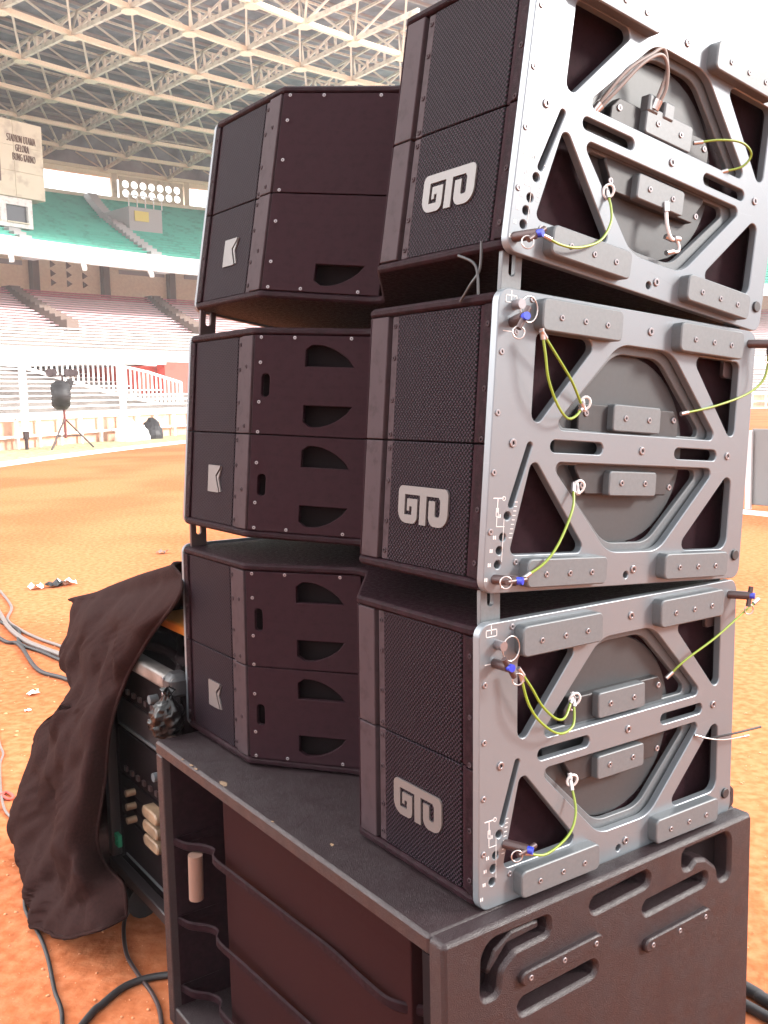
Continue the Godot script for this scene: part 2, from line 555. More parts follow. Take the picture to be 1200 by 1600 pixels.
func make_speaker(label: String, at: Vector3, tilt: float) -> Node3D:
	var b := thing("line_array_speaker", label, "speaker", at, "line array speakers stacked on the subwoofer")
	b.rotation.x = deg_to_rad(tilt)
	var X := Vector3(1, 0, 0)
	var Y := Vector3(0, 1, 0)
	# plan outlines in (x, -z)
	var capo := rounded([Vector2(-.534, -.001), Vector2(-.217, -.001), Vector2(0, .168), Vector2(.217, -.001), Vector2(.534, -.001), Vector2(.534, .615), Vector2(-.534, .615)], [.012, .02, .05, .02, .012, .02, .02], 4)
	var bodyo := PackedVector2Array([Vector2(-.505, .02), Vector2(-.225, .02), Vector2(-.205, .06), Vector2(0, .215), Vector2(.205, .06), Vector2(.225, .02), Vector2(.505, .02), Vector2(.505, .61), Vector2(-.505, .61)])
	var st := start()
	slab(st, bodyo, [], Vector3(0, .012, 0), X, Vector3(0, 0, -1), H - .024)
	part("cabinet", st, M.dark, b)
	for s in [0, 1]:
		st = start()
		slab(st, capo, [], Vector3(0, 0 if s == 0 else H - .016, 0), X, Vector3(0, 0, -1), .016, .005, true, .005)
		part("cabinet_cap", st, M.black, b)
	# horn walls with their ports, upper and lower halves
	var ports := [rrect(.021, .297, .039, .345, .008), rrect(.021, .090, .039, .136, .008)]
	if tilt < -9.0:   # the topmost one has a closed panel but for its lowest port
		ports.clear()
	for f in [[.282, -1.0], [.362, 1.0], [.075, -1.0], [.155, 1.0]]:
		if tilt < -9.0 and f[0] != .075:
			continue
		var y0: float = f[0]
		var sg: float = f[1]
		var q := PackedVector2Array([Vector2(.117, y0), Vector2(.222, y0)])
		for k in range(1, 9):
			var t := k / 9.0
			q.append(Vector2(lerpf(.222, .119, t), y0 + sg * (.043 * pow(sin(t * PI * .62 + .02) / .97, .75))))
		q.append(Vector2(.117, y0 + sg * .034))
		ports.append(q)
	for sx in [-1.0, 1.0]:
		var o := Vector3(sx * .2155, 0, -.001)
		var U := Vector3(-sx * .205, 0, -.16).normalized()
		for half in [0, 1]:
			var y0 := .0165 if half == 0 else .2195
			var y1 := .2172 if half == 0 else H - .0165
			st = start()
			var hs := []
			for q in ports:
				if (q[0].y > .2185) == (half == 1):
					hs.append(q)
			var oo := o
			var UU := U
			if sx > 0:   # keep the face turned to the front
				var w := U * .262
				oo = o + w
				UU = -U
				var h2 := []
				for q in hs:
					var r2 := PackedVector2Array()
					for p in q:
						r2.append(Vector2(.262 - p.x, p.y))
					h2.append(r2)
				hs = h2
			slab(st, rrect(.002, y0, .26, y1, .002, 2), hs, oo - UU.cross(Y).normalized() * .012, UU, Y, .012, .0012)
			part("horn_panel", st, M.black_panel, b)
		var turn := Basis(Vector3.UP, atan2(U.z, -U.x) + PI / 2 if sx < 0 else 0.0)
		if sx < 0:
			var n := U.cross(Y).normalized()
			turn = Basis(n, Y, n.cross(Y))
			for p in [[.017, .420], [.092, .420], [.215, .420], [.017, .368], [.017, .286], [.017, .2235], [.017, .159], [.017, .075], [.017, .022], [.09, .022], [.215, .022]]:
				screw(b, o + U * p[0] + Y * p[1] + n * .0002, turn, .66)
	# the two wings: post, grille with its border, outer post; each in two halves
	var fturn := Basis(Vector3(0, 0, 1), Vector3(0, 1, 0), Vector3(-1, 0, 0))
	for sx in [-1.0, 1.0]:
		for half in [0, 1]:
			var y0 := .0165 if half == 0 else .2195
			var y1 := .2172 if half == 0 else H - .0165
			for q in [[.2205, .2690, "inner_post", M.strip, .0], [.2745, .2925, "grille_border", M.strip, -.0055], [.2930, .4985, "grille", M.grille, -.004], [.4990, .5085, "grille_border", M.black_panel, -.0055], [.5110, .5335, "outer_post", M.black, -.001]]:
				st = start()
				var x0: float = minf(sx * q[0], sx * q[1])
				var x1: float = maxf(sx * q[0], sx * q[1])
				slab(st, rrect(x0, y0, x1, y1, .002, 2), [], Vector3(0, 0, -.019), X, Y, .019 + q[4], .0015, false)
				part(q[2], st, q[3], b)
		for v in [.408, .355, .285, .228, .205, .150, .082, .032]:
			screw(b, Vector3(sx * .2835, v, -.0055), fturn, .85, true)
		for v in [.395, .30, .225, .12, .04]:
			screw(b, Vector3(sx * .5225, v, -.001), fturn, .8, true)
	for v in [.36, .235, .10]:
		screw(b, Vector3(-.244, v, 0), fturn, .8, true)
	letters_badge(b, .322, .084, .130, .061, -.004)
	mark_badge(b, -.413, .085, .066, .060, -.004)
	# plain far side frame
	st = start()
	slab(st, rrect(-.622, -.004, -.002, .446, .02), [], Vector3(-.536, 0, 0), Vector3(0, 0, 1), Y, .012, .002)
	part("side_frame", st, M.plate, b)
	make_near_side(b)
	# rigging links standing up between the boxes
	for sx in ([-1.0, 1.0] if tilt > -9.0 else []):
		st = start()
		var hl := [pill(Vector2(.037, .474), Vector2(.037, .503), .006), ngon(Vector2(.037, .528), .005, 10)]
		slab(st, rrect(.017, .36, .057, .545, .006), hl, Vector3(.520 if sx > 0 else -.528, 0, 0), PU, PV, .008, .001)
		part("rigging_link", st, M.skid if sx > 0 else M.pin, b)
		st = start()
		slab(st, rrect(.560, .36, .600, .462, .006), [ngon(Vector2(.58, .452), .005, 10)], Vector3(.520 if sx > 0 else -.528, 0, 0), PU, PV, .008, .001)
		part("rigging_link", st, M.pin, b)
	return b

func make_near_side(b: Node3D) -> void:
	var holes := [
		rounded([Vector2(.078, .390), Vector2(.2135, .390), Vector2(.078, .236)], .012),
		rounded([Vector2(.580, .388), Vector2(.4445, .388), Vector2(.580, .236)], .012),
		rounded([Vector2(.0855, .205), Vector2(.215, .054), Vector2(.048, .054)], .010),
		rounded([Vector2(.580, .198), Vector2(.580, .052), Vector2(.437, .052)], [.012, .022, .012]),
		rounded([Vector2(.122, .246), Vector2(.262, .389), Vector2(.392, .389), Vector2(.533, .246)], [.010, .06, .06, .010], 7),
		rounded([Vector2(.122, .196), Vector2(.533, .196), Vector2(.391, .053), Vector2(.264, .053)], [.010, .010, .06, .06], 7),
		pill(Vector2(.1305, .2205), Vector2(.229, .2205), .0095),
		pill(Vector2(.4265, .2195), Vector2(.5225, .2195), .0095),
		pill(Vector2(.0775, .2195), Vector2(.0465, .130), .0052),
		ngon(Vector2(.313, .014), .0058)]
	for h in [[.040, .113], [.033, .081], [.028, .061], [.026, .040]]:
		holes.append(ngon(Vector2(h[0], h[1]), .0062))
	var st := start()
	slab(st, rrect(-.001, -.0035, .625, .447, .021, 6), holes, Vector3(.532, 0, 0), PU, PV, .0138, .0016)
	var f := part("side_frame", st, M.plate, b)
	f.set_meta("label", "grey side frame with triangular cutouts")
	# inner ledge of the big openings, set back
	st = start()
	for up in [true, false]:
		var o: PackedVector2Array
		var i: PackedVector2Array
		if up:
			o = rounded([Vector2(.112, .242), Vector2(.257, .396), Vector2(.397, .396), Vector2(.543, .242)], [.01, .06, .06, .01], 7)
			i = rounded([Vector2(.142, .250), Vector2(.272, .376), Vector2(.382, .376), Vector2(.513, .250)], [.01, .06, .06, .01], 7)
		else:
			o = rounded([Vector2(.112, .200), Vector2(.543, .200), Vector2(.396, .046), Vector2(.259, .046)], [.01, .01, .06, .06], 7)
			i = rounded([Vector2(.142, .192), Vector2(.513, .192), Vector2(.381, .066), Vector2(.274, .066)], [.01, .01, .06, .06], 7)
		slab(st, o, [i], Vector3(.518, 0, 0), PU, PV, .010, .0015)
	part("inner_ledge", st, M.skid, b)
	# back panel seen through the openings
	st = start()
	slab(st, ngon(Vector2(.318, .2205), .158, 40), [], Vector3(.503, 0, 0), PU, PV, .010, .002, false)
	part("connector_panel", st, M.disc, b)
	st = start()
	slab(st, rrect(.02, .03, .61, .41, .02), [], Vector3(.500, 0, 0), PU, PV, .006, 0, false)
	part("side_panel", st, M.black_panel, b)
	st = start()
	box(st, Vector3(.490, .004, -.6225), Vector3(.5312, .438, -.611))
	part("rear_return", st, M.black_panel, b)
	# brackets with their blocks
	for up in [true, false]:
		var y0 := .246 if up else .146
		var y1 := .292 if up else .196
		var pts: Array
		if up:
			pts = [Vector2(.196, y0), Vector2(.444, y0), Vector2(.444, .274), Vector2(.430, y1), Vector2(.212, y1), Vector2(.196, .274)]
		else:
			pts = [Vector2(.190, y1), Vector2(.454, y1), Vector2(.436, .172), Vector2(.422, y0), Vector2(.222, y0), Vector2(.206, .172)]
		st = start()
		slab(st, rounded(pts, .006, 3), [], Vector3(.512, 0, 0), PU, PV, .016, .002)
		var br := part("bracket", st, M.bracket, b)
		st = start()
		slab(st, rrect(.263, .250 if up else .1445, .380, .294 if up else .1855, .006), [], Vector3(.526, 0, 0), PU, PV, .016, .002)
		part("bracket_block", st, M.skid, br)
		for u in [.213, .430]:
			screw(b, P(u, .276 if up else .160, .528), Basis(), 1.0)
		for u in [.292, .350]:
			screw(b, P(u, .272 if up else .166, .542), Basis(), .9)
	# skids
	for r in [[.070, .390, .2455, .4385], [.388, .390, .561, .4385], [.070, .005, .2455, .0495], [.388, .005, .561, .0495]]:
		st = start()
		slab(st, rrect(r[0], r[1], r[2], r[3], .010), [], Vector3(.5455, 0, 0), PU, PV, .0205, .0022, false)
		var sk := part("skid", st, M.skid, b)
		for k in [.22, .51, .79]:
			screw(sk, P(lerpf(r[0], r[2], k), (r[1] + r[3]) / 2 - .002, .566), Basis(), .85)
	for p in [[.010, .354], [.009, .265], [.008, .177], [.008, .089], [.065, .436], [.036, .385], [.334, .417], [.332, .2205], [.330, .023], [.563, .2195], [.062, .043], [.042, .222]]:
		screw(b, P(p[0], p[1], .5457), Basis(), 1.25 if p[0] > .3 or p[0] == .042 else .9)
	# flat bolt at the rear corner
	st = start()
	slab(st, ngon(Vector2(.606, .040), .010, 16), [], Vector3(.5457, 0, 0), PU, PV, .004, .0015, false)
	part("rear_bolt", st, M.bracket, b)
	# printed scale beside the row of holes
	st = start()
	for h in [[.040, .113], [.033, .081], [.028, .061], [.026, .040], [.021, .018]]:
		for k in 2:
			slab(st, rrect(h[0] - .016 - .0035 * k, h[1] - .003, h[0] - .014 - .0035 * k, h[1] + .0025, .0003, 1), [], Vector3(.5458, 0, 0), PU, PV, .0004, 0, false)
	for k in 9:
		var t := k / 8.0
		slab(st, rrect(lerpf(.056, .048, t) - .003, lerpf(.134, .080, t) - .0005, lerpf(.056, .048, t) + .003, lerpf(.134, .080, t) + .0006, .0002, 1), [], Vector3(.5458, 0, 0), PU, PV, .0004, 0, false)
	for l in [[.010, .1385, .030, .140], [.0185, .118, .0197, .1385], [.0165, .112, .0175, .124], [.0207, .112, .0217, .124], [.0165, .112, .0217, .1128], [.0165, .124, .0217, .1248], [.0185, .097, .0195, .112], [.0185, .0965, .035, .0975], [.033, .044, .0338, .108], [.012, .436, .034, .4375], [.012, .426, .034, .4272], [.012, .426, .0132, .4375], [.033, .426, .0342, .4375], [.022, .430, .0235, .444], [.010, .384, .030, .3853]]:
		slab(st, rrect(l[0], l[1], l[2], l[3], .0002, 1), [], Vector3(.5458, 0, 0), PU, PV, .0004, 0, false)
	slab(st, ngon(Vector2(.031, .139), .0036, 12), [ngon(Vector2(.031, .139), .0024, 12)], Vector3(.5458, 0, 0), PU, PV, .0004, 0, false)
	part("printed_scale", st, M.print, b)

# a quick release pin standing out of the frame, with a blue button
func pin(b: Node3D, u: float, v: float, lean: Vector3, crossbar: float) -> void:
	var a := P(u, v, .543)
	var d := (Vector3(1, 0, 0) + lean).normalized()
	var e := a + d * .038
	var st := start()
	rod(st, a, e, .0078, 12)
	var up := Vector3(0, cos(crossbar), -sin(crossbar))
	rod(st, e - up * .020, e + up * .017, .0045, 10)
	var p := part("release_pin", st, M.pin, b)
	st = start()
	rod(st, e, e + d * .009, .0058, 12)
	part("button", st, M.blue, p)
	st = start()
	var ring := []
	for k in 17:
		ring.append(e - up * .026 + Vector3(.0, 0, -.004) + (Vector3(0, 1, 0) * cos(TAU * k / 16.0) + Vector3(.4, 0, -1).normalized() * sin(TAU * k / 16.0)) * .009)
	tube(st, PackedVector3Array(ring), .0012, 6)
	part("ring", st, M.steel, p)

func pull_ring(b: Node3D, u: float, v: float) -> void:
	var st := start()
	rod(st, P(u, v, .542), P(u, v, .562), .0075, 12)
	var p := part("detent_knob", st, M.screw, b)
	st = start()
	var ring := []
	for k in 21:
		ring.append(P(u + .016 + .017 * cos(TAU * k / 20.0 + PI), v - .006 + .019 * sin(TAU * k / 20.0 + PI), .560))
	tube(st, PackedVector3Array(ring), .0013, 6)
	part("ring", st, M.steel, p)

func lanyard(b: Node3D, uv: Array, x0: float, x1: float, bow: float, m: Material, called := "lanyard", r := .0021) -> void:
	var pts := []
	var n := uv.size()
	for i in n:
		var t := float(i) / (n - 1)
		pts.append(P(uv[i][0], uv[i][1], lerpf(x0, x1, t) + bow * sin(PI * t)))
	var st := start()
	tube(st, smooth(pts, 6), r, 8)
	var l := part(called, st, m, b)
	if called == "cable_tie":
		return
	for e in [0, n - 1]:
		st = start()
		var p: Vector3 = pts[e]
		var d: Vector3 = (p - (pts[1] if e == 0 else pts[n - 2])).normalized()
		rod(st, p - d * .006, p + d * .010, r * 1.8, 8)
		part("ferrule", st, M.steel, l)

func tie_loop(b: Node3D, u: float, v: float, x: float) -> void:
	var st := start()
	var ring := []
	for k in 15:
		ring.append(P(u + .008 * cos(TAU * k / 14.0), v + .010 * sin(TAU * k / 14.0), x + .004 * sin(TAU * k / 14.0 + 1.0)))
	tube(st, PackedVector3Array(ring), .0022, 6)
	rod(st, P(u, v - .012, x), P(u + .004, v + .008, x - .01), .0035, 6)
	part("tie", st, M.print, b)

# ---------------------------------------------------------------- subwoofer
func make_subwoofer() -> void:
	var b := thing("subwoofer", "large black subwoofer cabinet carrying the stack of three speakers", "subwoofer", Vector3.ZERO)
	var X := Vector3(1, 0, 0)
	var Y := Vector3(0, 1, 0)
	var x0 := -.503
	var x1 := .5814
	var zf := .0992
	var zb := -.6444
	var top := .7185
	var st := start()
	slab(st, rounded([Vector2(x0, -zf), Vector2(x1 - .0335, -zf), Vector2(x1 - .0335, -zb), Vector2(x0, -zb)], .008, 4), [], Vector3(0, top - .030, 0), X, Vector3(0, 0, -1), .030, .006, true, .002)
	part("top_panel", st, M.sub, b)
	st = start()
	slab(st, PackedVector2Array([Vector2(x0, -zf + .004), Vector2(x1 - .003, -zf + .004), Vector2(x1 - .003, -zb), Vector2(x0, -zb)]), [], Vector3(0, .01, 0), X, Vector3(0, 0, -1), .05, .004)
	part("bottom_panel", st, M.sub, b)
	# side with its pockets, in the plane (depth from the front edge, height)
	var h := [
		rounded([Vector2(.113, .692), Vector2(-.022, .694), Vector2(-.026, .604), Vector2(.006, .603), Vector2(.010, .640), Vector2(.040, .662), Vector2(.113, .664)], [.009, .03, .012, .012, .02, .02, .009], 6),
		pill(Vector2(.222, .676), Vector2(.338, .681), .0125),
		rounded([Vector2(.443, .700), Vector2(.576, .699), Vector2(.576, .614), Vector2(.547, .613), Vector2(.543, .640), Vector2(.510, .668), Vector2(.480, .676), Vector2(.462, .664), Vector2(.443, .668)], [.009, .02, .012, .012, .02, .02, .01, .01, .01], 6),
		pill(Vector2(.350, .628), Vector2(.497, .632), .011),
		pill(Vector2(.062, .563), Vector2(.208, .567), .0125)]
	st = start()
	slab(st, PackedVector2Array([Vector2(-zf + .001, .012), Vector2(-zb - .001, .012), Vector2(-zb - .001, top - .031), Vector2(-zf + .001, top - .031)]), [], Vector3(x1 - .052, 0, 0), PU, PV, .018)
	part("side_lining", st, M.dark, b)
	st = start()
	slab(st, rounded([Vector2(-zf, .010), Vector2(-zb, .010), Vector2(-zb, top - .0005), Vector2(-zf, top - .0005)], [.006, .006, .010, .010], 4), h, Vector3(x1 - .033, 0, 0), PU, PV, .033, .007, true)
	var sp := part("side_panel", st, M.sub, b)
	sp.set_meta("label", "black side panel with rounded pockets and two skids")
	# the raised step of the handle pocket
	st = start()
	slab(st, rounded([Vector2(.104, .6855), Vector2(.045, .6855), Vector2(.010, .667), Vector2(-.004, .640), Vector2(-.004, .628), Vector2(.008, .640), Vector2(.036, .668), Vector2(.104, .671)], .004, 3), [], Vector3(x1 - .033, 0, 0), PU, PV, .020, .004, false)
	part("handle_step", st, M.sub, b)
	for r in [[Vector2(.058, .6135), Vector2(.216, .6175)], [Vector2(.345, .5635), Vector2(.500, .5665)]]:
		st = start()
		slab(st, pill(r[0], r[1], .0125), [], Vector3(x1, 0, 0), PU, PV, .010, .003, false)
		var sk := part("skid", st, M.sub, b)
		for k in [.04, .5, .96]:
			var p: Vector2 = r[0].lerp(r[1], k)
			screw(sk, P(p.x, p.y, x1 + .010), Basis(), .85)
	# rear bracket of the lid
	st = start()
	slab(st, rounded([Vector2(.575, top), Vector2(.640, top), Vector2(.640, top + .035), Vector2(.622, top + .050), Vector2(.585, top + .050)], .01, 3), [ngon(Vector2(.622, top + .028), .006)], Vector3(x1 - .05, 0, 0), PU, PV, .012, .002)
	part("rear_bracket", st, M.sub, b)
	st = start()
	box(st, Vector3(x0, .012, zb), Vector3(x0 + .035, top - .031, zf - .001), .004)
	part("side_panel", st, M.sub, b)
	st = start()
	box(st, Vector3(x0 + .036, .06, zb), Vector3(x1 - .053, top - .031, zb + .02))
	part("back_panel", st, M.dark, b)
	# central baffle and the horn flares on each side of it
	st = start()
	box(st, Vector3(-.330, .061, -.40), Vector3(.385, top - .031, .014), .004)
	part("baffle", st, M.baffle, b)
	for sx in [-1.0, 1.0]:
		st = start()
		var wall := x0 + .036 if sx < 0 else x1 - .053
		for i in 8:
			var t0 := i / 8.0
			var t1 := (i + 1) / 8.0
			var fa := Vector3(wall - sx * .045 * pow(t0, 1.8), 0, lerpf(zf - .02, -.35, t0))
			var fb := Vector3(wall - sx * .045 * pow(t1, 1.8), 0, lerpf(zf - .02, -.35, t1))
			var n: Vector3 = (fb - fa).cross(Y).normalized() * (-sx if false else 1.0)
			quad(st, fa + Y * .061, fb + Y * .061, fb + Y * (top - .031), fa + Y * (top - .031), n if n.x * sx < 0 else -n)
		part("horn_flare", st, M.black, b)
	# wavy braces across the mouth
	for y in [.475, .278, .105]:
		var fr := [Vector2(x0 + .036, .080), Vector2(-.425, .068), Vector2(-.39, .040), Vector2(-.355, .030), Vector2(-.315, .048), Vector2(-.2, .044), Vector2(0, .036), Vector2(.15, .030), Vector2(.27, .034), Vector2(.345, .030), Vector2(.40, -.005), Vector2(.44, -.012), Vector2(.49, .03), Vector2(x1 - .0535, .075)]
		var sm := []
		for q in fr:
			sm.append(Vector3(q.x, y, q.y))
		var path := smooth(sm, 5)
		var poly := PackedVector2Array()
		for q in path:
			poly.append(Vector2(q.x, -q.z))
		poly.append(Vector2(x1 - .0535, .30))
		poly.append(Vector2(x0 + .036, .30))
		st = start()
		slab(st, poly, [], Vector3(0, y - .011, 0), X, Vector3(0, 0, -1), .022, .004, true, .004)
		part("brace", st, M.black, b)
	st = start()
	rod(st, Vector3(-.405, .352, .055), Vector3(-.400, .462, .055), .017, 14)
	part("grab_bar", st, M.tube, b)
	# chipped paint along the front edge
	for c in [[-.165, .086, .017, 1], [-.30, .097, .008, 2], [-.275, .098, .006, 3], [.06, .093, .004, 4], [.21, .055, .006, 5], [-.345, .098, .005, 6]]:
		rng.seed = 40 + int(c[3])
		var pl := PackedVector2Array()
		for k in 11:
			pl.append(Vector2(c[0], -c[1]) + Vector2(c[2] * rng.randf_range(.5, 1.15), 0).rotated(TAU * k / 11.0) * Vector2(1, .6))
		st = start()
		slab(st, pl, [], Vector3(0, top + .0001, 0), X, Vector3(0, 0, -1), .0009, 0, false)
		part("paint_chip", st, M.cream, b)

# ---------------------------------------------------------------- rack and what covers it
func make_rack() -> void:
	var b := thing("equipment_rack", "wheeled flight case rack with amplifiers, half under the dark cover", "rack", Vector3(-.82, 0, -.25))
	var o := Vector3(.82, 0, .25)
	var x0 := -1.09
	var x1 := -.552
	var zf := .03
	var st := start()
	box(st, o * 1 + Vector3(x0, .155, -.56), o + Vector3(x0 + .012, .83, zf - .02))
	box(st, o + Vector3(x1 - .012, .155, -.56), o + Vector3(x1, .83, zf - .02))
	box(st, o + Vector3(x0, .818, -.56), o + Vector3(x1, .832, zf - .02))
	box(st, o + Vector3(x0, .155, -.56), o + Vector3(x1, .175, zf - .02))
	box(st, o + Vector3(x0, .155, -.57), o + Vector3(x1, .83, -.56))
	part("case_shell", st, M.dark, b)
	# aluminium edges
	st = start()
	slab(st, rounded([Vector2(0, 0), Vector2(.042, 0), Vector2(.042, .042), Vector2(0, .042)], .01, 4), [], o + Vector3(x0, .800, zf - .040), Vector3(0, 0, 1), Vector3(0, 1, 0), -(x1 - x0), 0)
	part("edge_profile", st, M.alu, b)
	for x in [x0, x1 - .03]:
		st = start()
		box(st, o + Vector3(x, .19, zf - .03), o + Vector3(x + .03, .80, zf), .004)
		part("edge_profile", st, M.rack, b)
	st = start()
	box(st, o + Vector3(x0, .150, zf - .03), o + Vector3(x1, .182, zf), .004)
	part("edge_profile", st, M.rack, b)
	# ball corner
	st = start()
	box(st, o + Vector3(x1 - .055, .785, zf - .055), o + Vector3(x1 + .008, .850, zf + .008), .02)
	var bc := part("ball_corner", st, M.bracket, b)
	var ft := Basis(Vector3(0, 0, 1), Vector3(0, 1, 0), Vector3(-1, 0, 0))
	for p in [Vector3(x1 - .035, .835, zf + .008), Vector3(x1 - .012, .80, zf + .008), Vector3(x1 - .04, .795, zf + .008)]:
		screw(bc, o + p, ft, 1.0)
	st = start()
	slab(st, PackedVector2Array([Vector2(x1 - .062, .700), Vector2(x1 - .062, .765), Vector2(x1 - .032, .742)]), [], o + Vector3(0, 0, zf + .0005), Vector3(1, 0, 0), Vector3(0, 1, 0), .001, 0, false)
	part("sticker", st, M.logo, b)
	# units in the rack
	var ys := [[.68, .79, 0], [.585, .675, 1], [.445, .58, 2], [.40, .437, 3], [.36, .397, 3], [.32, .357, 3], [.19, .31, 4]]
	for q in ys:
		st = start()
		box(st, o + Vector3(x0 + .032, q[0], -.45), o + Vector3(x1 - .032, q[1], zf - .035), .003)
		var u := part("amplifier", st, M.rack if q[2] == 1 else M.dark, b)
		if q[2] == 3:
			var yc: float = (q[0] + q[1]) / 2
			st = start()
			rod(st, o + Vector3(-.945, yc, zf - .035), o + Vector3(-.945, yc, zf - .008), .010, 10)
			part("dial", st, M.cream, u)
			for x in [-.765]:
				st = start()
				slab(st, pill(Vector2(x - .035, yc), Vector2(x + .035, yc), .0165), [], o + Vector3(0, 0, zf - .034), Vector3(1, 0, 0), Vector3(0, 1, 0), .03, .004)
				part("front_handle", st, M.cream, u)
		elif q[2] == 0 or q[2] == 2:
			for k in 9:
				st = start()
				var xx := -1.0 + k * .045
				box(st, o + Vector3(xx, q[0] + .02, zf - .034), o + Vector3(xx + .016, q[0] + .034, zf - .027))
				part("socket", st, M.pin, u)
			st = start()
			rod(st, o + Vector3(-.74, q[1] - .05, zf - .035), o + Vector3(-.74, q[1] - .05, zf - .012), .012, 12)
			part("dial", st, M.skid, u)
		else:
			st = start()
			box(st, o + Vector3(-1.03, q[0] + .01, zf - .034), o + Vector3(-.60, q[0] + .016, zf - .030))
			part("panel_line", st, M.skid, u)
	st = start()
	slab(st, rrect(-1.075, .225, -1.03, .262, .004), [ngon(Vector2(-1.062, .243), .007), ngon(Vector2(-1.043, .243), .007)], o + Vector3(0, 0, zf - .02), Vector3(1, 0, 0), Vector3(0, 1, 0), .012, .001)
	part("power_outlet", st, mat(L(.01, .16, .08), .5), b)
	for x in [x0 + .06, x1 - .06]:
		for z in [-.5, -.04]:
			st = start()
			rod(st, o + Vector3(x - .018, .05, z), o + Vector3(x + .018, .05, z), .05, 16)
			box(st, o + Vector3(x - .03, .10, z - .04), o + Vector3(x + .03, .154, z + .04))
			part("caster", st, M.rubber, b)
	# what lies on the rack, in the shade under the cover
	st = start()
	for k in 4:
		var pts := []
		for i in 9:
			var t := i / 8.0
			pts.append(Vector3(lerpf(-.95, -.578, t), .852 + .02 * k + .02 * sin(t * 5.0 + k), -.02 - .05 * k + .03 * sin(t * 7.0 + k * 2.0)))
		tube(st, smooth(pts, 4), .014, 8)
	whole("coiled_cable", st, M.dark, "black coiled cable lying on the rack under the dark cover", "cable")
	st = start()
	box(st, Vector3(-.80, .925, -.17), Vector3(-.53, .952, -.03), .006)
	whole("yellow_strap", st, M.yellow, "folded yellow strap under the dark cover beside the bottom speaker", "strap")

